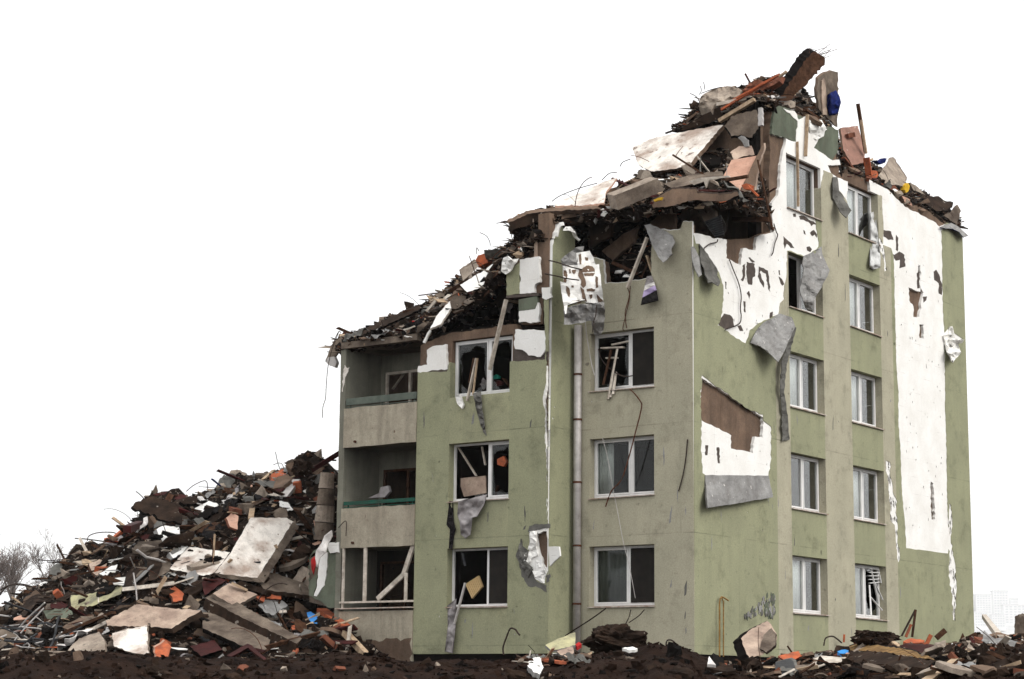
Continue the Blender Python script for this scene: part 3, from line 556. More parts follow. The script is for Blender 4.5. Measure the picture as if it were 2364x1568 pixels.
# windows
def window(T, r, split=.55, panes=(1, 1), sashes=(1, 1), tilt=0.0, sill='sill_metal', open_=(0, 0), blind=None, mk='pvc'):
    u0, u1, v0, v1 = r; n0, n1 = -.29, -.225; fw = .05; us = u0+(u1-u0)*split
    mb = MB(); u0 += .004; u1 -= .004; v1 -= .004; v0 += .03
    for a, b in (((u0, v0, 0), (u0+fw, v1, 0)), ((u1-fw, v0, 0), (u1, v1, 0)), ((u0+fw, v0, 0), (u1-fw, v0+fw, 0)), ((u0+fw, v1-fw, 0), (u1-fw, v1, 0)), ((us-.035, v0+fw, 0), (us+.035, v1-fw, 0))):
        mb.box((a[0], a[1], n0), (b[0], b[1], n1), mk, T)
    wo = mb.build('window', bld)
    for i, (a, b) in enumerate(((u0+fw+.004, us-.039), (us+.039, u1-fw-.004))):
        c, d = v0+fw+.004, v1-fw-.004
        rot = Matrix.Rotation(open_[i], 3, 'Y') if open_[i] else None
        def TT(u, v, n, a=a, c=c, b=b, i=i):
            if open_[i]: t_ = open_[i]; du = u-(b if i == 0 else a); return T((b if i == 0 else a)+du*math.cos(t_), v, n-abs(du)*math.sin(abs(t_)))
            return T(u, v, n)
        if sashes[i]:
            mb = MB(); s_ = .038
            for p_, q_ in (((a, c), (a+s_, d)), ((b-s_, c), (b, d)), ((a+s_, c), (b-s_, c+s_)), ((a+s_, d-s_), (b-s_, d))):
                mb.box((p_[0], p_[1], n0+.005), (q_[0], q_[1], n1+.012), mk, TT)
            mb.build('sash', wo)
        if panes[i] == 1:
            mb = MB(); mb.box((a+.03, c+.03, n0+.03), (b-.03, d-.03, n0+.036), 'glass', TT); mb.build('pane', wo)
        elif panes[i] == 2:       # broken pane, shards left at the edges
            mb = MB(); r_ = random.Random(int(u0*100+v0*10)+i); cu, cv = (a+b)/2, (c+d)/2; nn = 14
            hole = [(cu+(b-a)*r_.uniform(.30, .46)*max(-1, min(1, 1.25*math.cos(6.283*j/nn))), cv+(d-c)*r_.uniform(.30, .475)*max(-1, min(1, 1.25*math.sin(6.283*j/nn)))) for j in range(nn)]
            skin(mb, TT, [[(a+.03, c+.03), (b-.03, c+.03), (b-.03, d-.03), (a+.03, d-.03)]], [hole], n0+.036, n0+.03, 'glass'); mb.build('pane', wo)
        elif panes[i] == 3:       # dark insect screen
            mb = MB(); mb.box((a+.01, c+.01, n1+.014), (b-.01, d-.01, n1+.02), 'screen', TT); mb.build('insect_screen', wo)
    mb = MB(); rr = random.Random(int(u0*77+v0*31)); e0, e1 = rr.uniform(-.02, .012), rr.uniform(-.02, .012)
    if sill:
        P_ = [T(u0-.02, v0-.028+e0, .06), T(u1+.02, v0-.028+e1, .06), T(u1+.02, v0-.006, n1), T(u0-.02, v0-.006, n1)]
        Q_ = [T(u0-.02, v0-.052+e0, .06), T(u1+.02, v0-.052+e1, .06), T(u1+.02, v0-.03, n1), T(u0-.02, v0-.03, n1)]
        mb.add(P_+Q_, [(0,1,2,3),(7,6,5,4),(0,4,5,1),(1,5,6,2),(2,6,7,3),(3,7,4,0)], sill); mb.build('sill', wo)
    return wo
defmat('screen', (.026, .023, .02), (.018, .016, .015), scale=3, bump=.1, bscale=300, rough=.8)
window(T_L, WL[2], .58, (2, 2), (1, 1), sill=None); window(T_L, WL[1], .6, (0, 2), (0, 1)); window(T_L, WL[0], .6, (0, 3), (0, 1))
window(T_A, WA[2], .58, (2, 3), (1, 1)); window(T_A, WA[1], .58, (1, 1), (1, 1)); window(T_A, WA[0], .55, (1, 3), (1, 1))
for k in range(5):
    window(T_B, WB[k], .52, (1, 1) if k != 3 else (0, 1), (1, 1) if k != 3 else (0, 1), open_=(0, .0)); window(T_B, WB[5+k], .5, (1, 1) if k else (1, 2), (1, 1))

# ------------------------------------------------------------------ heaps: rubble beds
BVS = {}; SRC = {}
def bed(key, name, label, V, FS, k, kind='stuff', extra_faces=None):
    mb = MB(); mb.add(V, FS, k); BVS[key] = BVHTree.FromPolygons(V, FS); SRC[key] = (V, FS)
    o = mb.build(name); tag(o, label, 'rubble' if kind == 'stuff' else None, None, kind); return o
def hit(keys, x, y):
    best = None; r = ray(x, y).normalized()
    for k in keys:
        h = (BV_G if k == 'G' else BVS[k]).ray_cast(CAM, r)
        if h[0] is not None and (best is None or h[3] < best[3]): best = h
    return best
# left heap: what is left of the collapsed half of the block
SIL = [(-300,1500),(-120,1460),(0,1432),(35,1410),(110,1352),(160,1304),(215,1268),(260,1250),(310,1225),(345,1195),(330,1165),(420,1160),(500,1146),(560,1114),(600,1110),(640,1106),(690,1097),(740,1098),(790,1106),(850,1112)]
PKs = sorted((PY(x, y, 3.5).x, PY(x, y, 3.5).z) for x, y in SIL)
def pile_z(X, Y):
    v = Vector((min(X, -11), Y, 0))-CAM; s = v.dot(fh); h = CAM.z+s*(1601+.0104*F*v.dot(rh)/s-lerp_tab(SIL, 1182+F*v.dot(rh)/s))/F/1.0
    f = (Y+8.0)/11.5
    if f > 1: h = min(h, lerp_tab(PKs, X)+.3)
    z = -.6+(h+.6)*(1-(1-max(0, min(1, f)))**1.35) if f < 1 else h-(Y-3.5)*.28
    b = sst((X+15.5)/3.0)                                    # lower in front of the broken end wall
    cap = 1.0+max(0, Y+.3)*1.5+max(0, Y-1.3)*2.2 if Y > -1.5 else 1.0+(Y+1.5)*.32
    z = z+(min(z, cap)-z)*b
    if X > -10.9: z = -.6+(z+.6)*(1-sst((X+10.9)/4.2))
    lump = noise.noise(Vector((X*.45, Y*.45, 2)))*.55*(1-b)+noise.noise(Vector((X*1.1, Y*1.1, 5)))*(.34-.16*b)+abs(noise.noise(Vector((X*2.6, Y*2.6, 8))))*.3+noise.noise(Vector((X*6, Y*6, 1)))*.09
    z += lump*min(1, max(0, f*2.2))
    if X > -10.95 and Y > -1.4: z = -1.2
    return z
nx, ny = 180, 110
V = []
for i in range(nx):
    for j in range(ny):
        X = -34+(-6.4+34)*i/(nx-1); Y = -8+20*j/(ny-1)
        V.append(Vector((X, Y, pile_z(X, Y))))
FS = [(i*ny+j, (i+1)*ny+j, (i+1)*ny+j+1, i*ny+j+1) for i in range(nx-1) for j in range(ny-1)]
bed('P', 'rubble', 'dark heap of broken rubble left of the building', V, FS, 'rubble_bed')
def resample(pts, n):
    d = [0]
    for a, b in zip(pts, pts[1:]): d.append(d[-1]+(b-a).length)
    o = []; k = 0
    for i in range(n):
        s = d[-1]*i/(n-1)
        while k < len(pts)-2 and d[k+1] < s: k += 1
        t_ = (s-d[k])/max(1e-6, d[k+1]-d[k]); o.append(pts[k].lerp(pts[k+1], min(1, t_)))
    return o
def loft(front, back, n, m_, amp, drop, seed, bulge=0.0):
    fr, bk = resample(front, n), resample(back, n); V = []; 
    for i in range(n): q = fr[i]; V.append(q+Vector((0, .25, -drop*(.6+.6*noise.noise(Vector((i*.35, seed, 0)))))))
    for j in range(m_):
        for i in range(n):
            f = j/(m_-1); q = fr[i].lerp(bk[i], f); a = amp*(1 if 0 < j else .7)
            z = noise.noise(Vector((q.x*.9, q.y*.9, seed)))*.6+noise.noise(Vector((q.x*2.3, q.y*2.3, seed+3)))*.45+abs(noise.noise(Vector((q.x*5, q.y*5, seed+7))))*.45
            V.append(q+Vector((.35*amp*noise.noise(Vector((q.y*3, q.z*3, seed))), .5*amp*noise.noise(Vector((q.x*3, q.z*3, seed+1))), a*z+bulge*math.sin(math.pi*f))))
    FS = [(j*n+i, j*n+i+1, (j+1)*n+i+1, (j+1)*n+i) for j in range(m_) for i in range(n-1)]
    return V, FS
P3 = lambda pts, Y: [PY(x, y, Y) for x, y in pts]
V, FS = loft(P3([(776,806),(800,796),(870,782),(940,776),(972,768),(1008,742),(1045,715),(1090,692),(1130,650),(1165,610),(1200,578),(1250,545)], -1.2), P3([(772,800),(800,785),(830,772),(880,752),(960,716),(1030,668),(1085,622),(1135,592),(1170,576),(1190,556),(1215,530),(1250,500)], 3.6), 120, 46, .26, .28, 3)
bed('R1', 'rubble', 'collapsed roof rubble sloping up above the balconies', V, FS, 'rubble_bed')
V, FS = loft([PY(1180,532,-1.0), PY(1250,512,-.9), PY(1330,500,-.6), PY(1400,492,-.4), PY(1500,474,-.35), PY(1600,462,-.3), PY(1690,462,.6), PY(1740,480,2.2), PY(1778,520,3.6)], [PY(1185,520,3.5), PY(1250,492,3.6), PY(1400,452,3.8), PY(1450,418,3.9), PY(1500,392,3.9), PY(1580,372,4.0), PY(1640,350,4.0), PY(1700,372,4.05), PY(1770,420,4.1)], 120, 40, .22, .32, 13)
bed('R2', 'rubble', 'collapsed upper floor rubble filling the building corner', V, FS, 'rubble_bed')
V, FS = loft([PY(1560,302,4.1), PY(1600,290,4.1), PY(1660,282,4.1), PY(1700,262,4.1), PY(1745,240,4.1), PY(1785,235,4.1)], [PY(1562,298,7), PY(1600,268,7), PY(1618,232,7), PY(1680,215,7), PY(1740,198,7), PY(1800,175,7)], 60, 24, .28, .35, 23)
bed('R3', 'rubble', 'rubble heaped at the very top beside the leaning beam', V, FS, 'rubble_bed')
fr_ = [PX(x, y, -.12) for x, y in [(1785,262),(1850,270),(1900,300),(1940,385)]+g6((285,205),(520,205),(645,250),(850,370),(1040,480),(1140,575),(1260,570),(1380,630),(1520,745),(1690,845))]
bk_ = [PX(x, y, -3.5) for x, y in [(1800,190),(1850,205),(1900,262),(1938,330),(1960,350),(1985,362),(2020,385),(2060,395),(2090,424),(2130,446),(2165,468),(2200,492),(2220,525)]]
V, FS = loft(fr_, bk_, 90, 18, .2, .3, 33)
bed('R4', 'rubble', 'rubble strewn along the roof edge of the right facade', V, FS, 'rubble_bed')
# near-black sheets with cavity shade in their colour, behind the torn corner
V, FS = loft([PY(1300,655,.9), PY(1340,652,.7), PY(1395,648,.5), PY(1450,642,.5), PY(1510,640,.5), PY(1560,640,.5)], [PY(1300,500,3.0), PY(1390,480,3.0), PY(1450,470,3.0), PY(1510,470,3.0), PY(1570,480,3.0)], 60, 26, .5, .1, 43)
bed('R5', 'rubble', 'near-black debris sheet painted as cavity shade in the burst third floor corner room', V, FS, 'black_debris')
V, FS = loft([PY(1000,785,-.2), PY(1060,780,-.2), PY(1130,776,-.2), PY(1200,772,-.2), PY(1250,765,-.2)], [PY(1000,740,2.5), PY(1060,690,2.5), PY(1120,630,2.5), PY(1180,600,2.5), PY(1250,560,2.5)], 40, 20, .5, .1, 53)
bed('R6', 'rubble', 'near-black backing sheet painted as shade under the slipped slab above the balconies', V, FS, 'black_debris')  # added backing closes the sky gap; its black stands for cavity shade
# right-hand foreground rubble
CR2 = [(1640,1540),(1690,1534),(1760,1524),(1810,1518),(1880,1512),(1950,1500),(2010,1488),(2060,1484),(2110,1490),(2160,1494),(2200,1484),(2230,1476),(2260,1468),(2300,1462),(2370,1466),(2500,1460)]
cr2 = [((PD(x, y, 40)-CAM).dot(rh), PD(x, y, 40).z) for x, y in CR2]
nx, ny = 130, 70; V = []
for i in range(nx):
    for j in range(ny):
        t = 3.9+(11.8-3.9)*i/(nx-1); s = 33+13*j/(ny-1); X = CAM.x+fh.x*s+rh.x*t; Y = CAM.y+fh.y*s+rh.y*t
        zc = lerp_tab(cr2, t*40/s)
        z = -1.2+(zc+1.2)*sst((s-31.0)/9.5) if s < 40 else zc-(s-40)*.12
        z += noise.noise(Vector((X*.8, Y*.8, 2)))*.10+noise.noise(Vector((X*2.1, Y*2.1, 4)))*.09+abs(noise.noise(Vector((X*5, Y*5, 8))))*.09-.05
        if i == 0 or j == ny-1: z -= .8
        V.append(Vector((X, Y, z)))
FS = [(i*ny+j, (i+1)*ny+j, (i+1)*ny+j+1, i*ny+j+1) for i in range(nx-1) for j in range(ny-1)]
bed('F', 'rubble', 'brown rubble bank in front of the right facade', V, FS, 'rubble_bed')

# ------------------------------------------------------------------ broken pieces: templates
def tmpl_chunk(r, n=13, sq=.8, rough=.0):
    bm = bmesh.new()
    for _ in range(n):
        v = Vector((r.uniform(-1, 1), r.uniform(-1, 1), r.uniform(-1, 1)))
        v = Vector((math.copysign(abs(v.x)**sq, v.x), math.copysign(abs(v.y)**sq, v.y), math.copysign(abs(v.z)**sq, v.z)))
        bm.verts.new(v*.5)
    h = bmesh.ops.convex_hull(bm, input=bm.verts)
    bmesh.ops.delete(bm, geom=[v for v in bm.verts if not v.link_faces], context='VERTS')
    if rough:
        bmesh.ops.subdivide_edges(bm, edges=bm.edges, cuts=2, use_grid_fill=True)
        bmesh.ops.triangulate(bm, faces=bm.faces)
        o = r.uniform(0, 50)
        for v in bm.verts: v.co += v.co.normalized()*(noise.noise(v.co*3+Vector((o, 0, 0)))*.5+noise.noise(v.co*7+Vector((o, 3, 0)))*.3)*rough
    bm.verts.index_update(); V = [v.co.copy() for v in bm.verts]; FS = [[v.index for v in f.verts] for f in bm.faces]; bm.free()
    return V, FS
def tmpl_slab(r, th=.12):
    n = r.randint(4, 7); base = [(math.cos(a)*r.uniform(.38, .56), math.sin(a)*r.uniform(.38, .56)) for a in sorted((i+r.uniform(-.3, .3))*2*math.pi/n for i in range(n))]
    P = rag(base, .035, .13, r.randint(0, 999)); V = []
    for z in (.5, -.5): V += [Vector((x*(1+.03*r.uniform(-1, 1)), y*(1+.03*r.uniform(-1, 1)), z*th*(1 if z > 0 else r.uniform(.7, 1)))) for x, y in P]
    n = len(P); return V, [list(range(n)), list(range(n, 2*n))[::-1]]+[[i, n+i, n+(i+1) % n, (i+1) % n] for i in range(n)]
def tmpl_plank(r):
    V = []; k = 5; a = r.uniform(-.05, .05); e0, e1 = r.uniform(-.04, .04), r.uniform(-.05, .05)
    for i in range(k):
        x = -.5+i/(k-1); dz = a*math.sin((x+.5)*math.pi); 
        for sy, sz in ((-1,-1),(1,-1),(1,1),(-1,1)): V.append(Vector((x+(e0*sy if i == 0 else e1*sy if i == k-1 else 0), sy*.5, dz*8+sz*.5)))
    FS = [[3,2,1,0], [4*(k-1)+q for q in (0,1,2,3)]]
    for i in range(k-1): FS += [[4*i+q, 4*i+(q+1) % 4, 4*i+4+(q+1) % 4, 4*i+4+q] for q in range(4)]
    return V, FS
def tmpl_sheet(r, th=.012, cr=.13):
    n = 9; o = r.uniform(0, 90); V = []; pts = {}
    for s_ in (0, 1):
        for i in range(n):
            for j in range(n):
                x, y = i/(n-1)-.5, j/(n-1)-.5; e = 1+.22*noise.noise(Vector((x*4+o, y*4, 1)))
                z = cr*(noise.noise(Vector((x*2.4+o, y*2.4, 0)))*1.5+noise.noise(Vector((x*6+o, y*6, 4)))*.6)
                V.append(Vector((x*e, y*e, z-s_*th)))
    q = n*n; FS = []
    for i in range(n-1):
        for j in range(n-1): a = i*n+j; FS += [[a, a+n, a+n+1, a+1], [q+a+1, q+a+n+1, q+a+n, q+a]]
    B_ = [i*n for i in range(n)]+[(n-1)*n+j for j in range(1, n)]+[i*n+n-1 for i in range(n-2, -1, -1)]+[j for j in range(n-2, 0, -1)]
    for a, b in zip(B_, B_[1:]+B_[:1]): FS.append([a, q+a, q+b, b])
    return V, FS
def tmpl_brick(r):
    V = [Vector((x, y*.6, z*.5)) for x in (-.5, .5) for y in (-.5, .5) for z in (-.5, .5)]
    bm = bmesh.new(); [bm.verts.new(v) for v in V]
    c = bm.verts[:][r.randrange(8)]; 
    for ax in range(3): d = Vector(c.co); d[ax] *= r.uniform(-.2, .5); bm.verts.new(d)
    bm.verts.remove(c); bmesh.ops.convex_hull(bm, input=bm.verts); bm.verts.index_update()
    bmesh.ops.delete(bm, geom=[v for v in bm.verts if not v.link_faces], context='VERTS'); bm.verts.index_update()
    V = [v.co.copy() for v in bm.verts]; FS = [[v.index for v in f.verts] for f in bm.faces]; bm.free(); return V, FS
def tmpl_wire(r):
    p = Vector((0,0,0)); d = Vector((r.uniform(-1, 1), r.uniform(-1, 1), r.uniform(.3, 1.4))).normalized(); pts = [p]; c = Vector((r.uniform(-1, 1), r.uniform(-1, 1), r.uniform(-1.1, .2)))*.16
    for i in range(9): d = (d+c+Vector((r.uniform(-1, 1), r.uniform(-1, 1), r.uniform(-1, 1)))*.1).normalized(); p = p+d/9; pts.append(p)
    mb = MB(); mb.tube(pts, .0085, 'wire', 5); return mb.v, mb.f
def tmpl_tube(r):
    mb = MB(); pts = [Vector((-.5+i/6, .04*math.sin(i*r.uniform(.2, .9)), .03*math.sin(i*r.uniform(.1, .8)))) for i in range(7)]; mb.tube(pts, .022, 'wire', 8); return mb.v, mb.f
TR = random.Random(3)
TP = {'chunk': [tmpl_chunk(TR, 13, .75, .14) for _ in range(8)], 'lump': [tmpl_chunk(TR, 18, 1.0, .3) for _ in range(5)], 'slab': [tmpl_slab(TR) for _ in range(8)], 'thin': [tmpl_slab(TR, .035) for _ in range(6)], 'plank': [tmpl_plank(TR) for _ in range(5)],
      'sheet': [tmpl_sheet(TR) for _ in range(6)], 'brick': [tmpl_brick(TR) for _ in range(5)], 'wire': [tmpl_wire(TR) for _ in range(12)], 'tube': [tmpl_tube(TR) for _ in range(3)]}
CRUMB = [tmpl_chunk(TR, 7, .8) for _ in range(6)]+[tmpl_slab(TR, .14) for _ in range(3)]
for _ in range(4): V_, f_ = tmpl_chunk(TR, 8, .6); CRUMB.append(([Vector((q.x*2.6, q.y*.28, q.z*.2)) for q in V_], f_))
MESHC = {}
def tmesh(kind, i, k):
    key = (kind, i, k)
    if key not in MESHC:
        mb = MB(); V, FS = TP[kind][i]; mb.add(V, FS, k); o = mb.build(kind); MESHC[key] = o.data; bpy.data.objects.remove(o)
    return MESHC[key]
# kind of piece: name, noun, category, (size x, y, z), materials with their words
PIECES = {
 'chunk': ('concrete_chunk', 'concrete chunk', 'concrete chunk', (.55, .42, .34), [('grey_concrete', 'grey'), ('dark_concrete', 'dark brown'), ('dark_concrete', 'dark brown'), ('pale_concrete', 'pale'), ('raw_concrete', 'reddish brown')]),
 'lump': ('dirt_lump', 'lump of dirt', 'dirt lump', (.75, .55, .4), [('black_debris', 'black'), ('dark_concrete', 'dark brown'), ('rubble_bed', 'earthy brown')]),
 'slab': ('broken_slab', 'broken slab piece', 'concrete slab', (.95, .75, .9), [('grey_concrete', 'grey'), ('dark_concrete', 'dark brown'), ('dark_concrete', 'dark brown'), ('raw_concrete', 'reddish brown'), ('raw_concrete', 'reddish brown'), ('black_debris', 'black'), ('pale_concrete', 'pale')]),
 'thin': ('torn_board', 'torn board piece', 'board', (.7, .55, .8), [('foam', 'white foam'), ('wood_white', 'off-white'), ('salmon_board', 'salmon'), ('wood_brown', 'dark brown'), ('wood_brown', 'dark brown'), ('wood_pale', 'pale wood'), ('mesh_dark', 'dark grey'), ('mesh_dark', 'dark grey'), ('maroon', 'maroon'), ('mesh_grey', 'grey')]),
 'plank': ('timber_plank', 'timber plank', 'plank', (1.3, .12, .035), [('wood_pale', 'pale'), ('wood_brown', 'dark'), ('wood_white', 'whitish'), ('maroon', 'maroon'), ('wood_brown', 'dark')]),
 'sheet': ('crumpled_sheet', 'crumpled sheet', 'sheet', (.7, .6, .8), [('mesh_grey', 'grey'), ('grey_cloth', 'ash grey'), ('white_cloth', 'white'), ('mesh_dark', 'dark grey'), ('mesh_dark', 'dark grey'), ('black_cloth', 'black'), ('black_cloth', 'black')]),
 'brick': ('clay_brick', 'clay brick fragment', 'brick', (.36, .36, .3), [('orange_clay', 'orange'), ('brick_dark', 'dark red'), ('brick_dark', 'dark red')]),
 'wire': ('steel_wire', 'bent steel wire', 'wire', (1.3, 1.3, 1.3), [('wire', 'dark'), ('rust', 'rusty')]),
 'tube': ('metal_tube', 'metal tube', 'tube', (1.6, 1.2, 1.2), [('pipe_dark', 'dark'), ('zinc', 'grey')])}
COUNT = {}
def piece(kind, p, k, word, size, zone, r, rotm=None, sink=.1):
    nm, noun, cat, dim, _ = PIECES[kind]
    o = bpy.data.objects.new(nm, tmesh(kind, r.randrange(len(TP[kind])), k)); COL.objects.link(o)
    s_ = tuple(d*size*r.uniform(.75, 1.25) for d in dim)
    if kind in ('slab', 'thin', 'sheet', 'wire'): s_ = (s_[0], s_[1], s_[0] if kind in ('slab', 'wire') else s_[2])
    R_ = rotm or Matrix.Rotation(r.uniform(0, 6.3), 3, 'Z') @ Matrix.Rotation(r.gauss(0, .5), 3, 'X') @ Matrix.Rotation(r.gauss(0, .5), 3, 'Y')
    o.matrix_world = Matrix.Translation(p) @ R_.to_4x4() @ Matrix.Diagonal((*s_, 1))
    tag(o, f'small {word} {noun} {zone}', cat, f'{word} {noun}s {zone}'); return o
def scatter(keys, region, n, weights, zone, seed, size=(.5, 1.2), lift=.05):
    r = random.Random(seed); x0, x1 = min(a for a, b in region), max(a for a, b in region); y0, y1 = min(b for a, b in region), max(b for a, b in region)
    ks = list(weights); done = 0; tries = 0
    while done < n and tries < n*12:
        tries += 1; q = (r.uniform(x0, x1), r.uniform(y0, y1))
        if not inside(q, region): continue
        h = hit(keys, *q)
        if h is None: continue
        kind = r.choices(ks, [weights[a] for a in ks])[0]; k, word = r.choice(PIECES[kind][4])
        sz_ = size[0]+(size[1]-size[0])*r.random()**1.8
        nv = h[1] if h[1].z > 0 else -h[1]
        Rm = None
        if kind in ('slab', 'thin', 'sheet'):
            d = (nv*1.0+UP*.4+Vector((r.gauss(0, .35), r.gauss(0, .35), r.gauss(0, .25)))).normalized(); Rm = d.to_track_quat('Z', 'Y').to_matrix() @ Matrix.Rotation(r.uniform(0, 6.3), 3, 'Z')
        if kind in ('plank', 'tube'):
            d = Vector((r.gauss(0, 1), r.gauss(0, 1), r.gauss(0, .42))).normalized(); Rm = d.to_track_quat('X', 'Z').to_matrix() @ Matrix.Rotation(r.uniform(0, 6.3), 3, 'X')
        if kind == 'wire': Rm = Matrix.Rotation(r.uniform(0, 6.3), 3, 'Z')
        piece(kind, h[0]+nv*lift*sz_, k, word, sz_, zone, r, Rm); done += 1
def crumbs(key, name, label, n, size, mats, seed, xmax=None):
    r = random.Random(seed); bv = BVS[key] if key != 'G' else BV_G; mb = MB()
    V, FS = SRC[key]; ar = [((V[f[1]]-V[f[0]]).cross(V[f[2]]-V[f[0]])).length for f in FS]
    mk = [a for a, b in mats]; mw = [b for a, b in mats]
    for f in r.choices(FS, ar, k=n):
        a, b = r.random(), r.random(); p = V[f[0]].lerp(V[f[1]], a).lerp(V[f[3]].lerp(V[f[2]], a), b)
        s_ = size[0]+(size[1]-size[0])*r.random()**3; T_, tf = r.choice(CRUMB)
        R_ = Matrix.Rotation(r.uniform(0, 6.3), 3, 'Z') @ Matrix.Rotation(r.uniform(0, 6.3), 3, 'X'); S_ = Vector((s_*r.uniform(.6, 1.7), s_*r.uniform(.5, 1.2), s_*r.uniform(.4, 1)))
        mb.add([p+R_ @ Vector((q.x*S_.x, q.y*S_.y, q.z*S_.z)) for q in T_], tf, r.choices(mk, mw)[0])
    tag(mb.build(name), label, 'rubble', None, 'stuff')

# ------------------------------------------------------------------ big pieces one can point to
def sheet(name, label, cat, pts, depth, k, thick=.02, **kw):
    mb = MB(); g = kw.pop('group', None); sm = kw.pop('smooth', False); relief(mb, pts, depth, thick, k, **kw); return mb.solo(name, label, cat, g, None, sm)
def on(pts, ns):
    if isinstance(ns, (int, float)): ns = [ns]*len(pts)
    return [(x, y, n) for (x, y), n in zip(pts, ns)]
def heap(name, label, cat, pts, keys, k, thick=.14, lift=.12, ext=None, k2=None, ragamp=1.2, tilt=(0, 0), base=None, **kw):
    ds = []
    for x, y in pts:
        h = hit(keys, x, y)
        if h: ds.append((x, y, (h[0]-CAM).dot(fh)))
    cx_, cy_ = sum(p[0] for p in pts)/len(pts), sum(p[1] for p in pts)/len(pts)
    dm = base if base is not None else min(d[2] for d in ds) if ds else (55 if keys == HL else 41)
    if len(ds) >= 3 and base is None:
        import numpy as np
        A_ = np.array([(a-cx_, b-cy_, 1) for a, b, c in ds]); A_ = np.vstack([A_, [[30, 0, 0], [0, 30, 0]]]); rhs = [c for a, b, c in ds]+[0, -.9]
        s_ = np.linalg.lstsq(A_, np.array(rhs), rcond=None)[0]; over = max(0, max(s_[0]*(a-cx_)+s_[1]*(b-cy_)+s_[2]-c for a, b, c in ds))
        f = lambda x, y: s_[0]*(x-cx_)+s_[1]*(y-cy_)+s_[2]-over*.6-lift+tilt[0]*(x-cx_)+tilt[1]*(y-cy_)
    else: f = lambda x, y: dm-lift+(tilt[0]*(x-cx_)+(tilt[1]-.02)*(y-cy_))
    P_ = [(x, y, f(x, y)) for x, y in pts]
    return sheet(name, label, cat, P_, dD, k, thick, planar=True, ext=ext, k2=k2, ragamp=ragamp, rstep=6, seed=int(cx_), **kw)
HL = ['P']; ROCK = []
heap('broken_slab', 'long upright concrete slab with peeling white plaster, leaning on the left heap', 'concrete slab', c1((1520,590),(1740,590),(1775,615),(1560,955),(1300,925),(1400,800)), HL, 'plaster_white', .16, .5, (15, 11, .05), 'grey_concrete', 1.0)
heap('broken_slab', 'clean white wall slab lying beside the tall leaning slab', 'concrete slab', c1((1150,765),(1395,800),(1300,925),(1235,942),(1030,900),(1110,800)), HL, 'plaster_white', .12, .35, (-3, 9, .05), 'dark_concrete')
heap('hollow_block', 'white hollow panel with round holes above the clean white slab', 'panel', c1((950,660),(985,640),(1085,645),(1090,690),(1150,745),(1110,800),(1050,835),(1000,760)), HL, 'foam', .12, .4, (-8, 6, .1), 'mesh_grey', 1.6)
heap('broken_slab', 'wide pinkish slab with stained cracked top, lowest flat slab of the left heap', 'concrete slab', c1((640,1215),(830,1115),(960,1130),(1050,1140),(1220,1150),(1040,1262),(900,1250),(650,1245)), HL, 'plaster_pink', .15, .45, (6, 11, -.02), 'dark_concrete', 1.4)
heap('concrete_beam', 'long thick dark slab seen edge-on, sloping down towards the balconies', 'concrete slab', c1((1245,1075),(1300,1050),(1450,1110),(1640,1215),(1830,1320),(1800,1352),(1560,1240),(1400,1160)), HL, 'grey_concrete', .3, .9, (-6, 26, .0), 'dark_concrete', 1.2)
heap('broken_slab', 'brown plastered slab piece resting on the long dark edge-on slab', 'concrete slab', c1((1290,1050),(1390,985),(1560,1055),(1425,1128)), HL, 'plaster_pink', .1, 1.0, (-3, 8, 0), 'grey_concrete')
heap('broken_slab', 'dark slab underneath the long edge-on slab', 'concrete slab', c1((1230,1160),(1330,1170),(1640,1330),(1620,1400),(1500,1380),(1230,1260)), HL, 'grey_concrete', .14, .45, (0, 10, .1), 'black_debris')
heap('broken_slab', 'grey slab lying flat between the leaning slab and the torn end wall', 'concrete slab', c1((1550,960),(1660,925),(1860,990),(1890,1062),(1600,1025)), HL, 'grey_concrete', .14, .25, (-2, 9, 0), 'dark_concrete')
heap('broken_slab', 'pale yellow-stained panel standing in the dirt, right of two', 'concrete slab', c1((680,1290),(740,1275),(890,1240),(900,1420),(820,1412),(690,1370)), HL, 'plaster_white', .12, .8, (4, 4, 0), 'grey_concrete', 1.6)
heap('broken_slab', 'pale panel with brown stain standing in the dirt, left of two', 'concrete slab', c1((410,1395),(480,1320),(600,1280),(640,1350),(632,1400),(500,1412)), HL, 'pale_concrete', .12, .8, (4, 4, 0), 'grey_concrete', 1.6)
heap('clay_block', 'bright orange clay block sitting on the dirt ridge', 'clay block', c1((938,1375),(1000,1332),(1040,1372),(1028,1410),(1022,1458),(945,1440)), HL, 'orange_clay', .25, 1.0, (-4, -2, .2), 'salmon_board', 2.4)
heap('clay_block', 'orange clay panel piece near the crest below the grey boulder', 'clay block', c1((1640,330),(1715,290),(1745,340),(1650,382)), HL, 'orange_clay', .1, .3, (-4, 3, .1), 'brick_dark')
heap('clay_block', 'upright salmon tile piece above the tall leaning slab', 'clay block', c1((1370,590),(1405,560),(1445,580),(1440,662),(1395,645)), HL, 'salmon_board', .08, .3, (-4, 3, .1), 'brick_dark')
heap('clay_block', 'orange board corner sticking out between dark slabs mid heap', 'clay block', c1((1010,1030),(1060,1005),(1115,1050),(1105,1090),(1050,1100),(1045,1070)), HL, 'orange_clay', .08, .3, (-3, 4, .1), 'brick_dark')
heap('clay_block', 'orange tile above the grey crumpled sheet near the torn wall', 'clay block', c1((1600,1038),(1700,1045),(1705,1085),(1615,1078)), HL, 'orange_clay', .08, .35, (-3, 4, .1), 'brick_dark')
heap('clay_block', 'small orange tile left of the grey crumpled sheet', 'clay block', c1((1545,1060),(1610,1062),(1600,1100),(1570,1085)), HL, 'orange_clay', .06, .5, (-3, 4, .1), 'brick_dark')
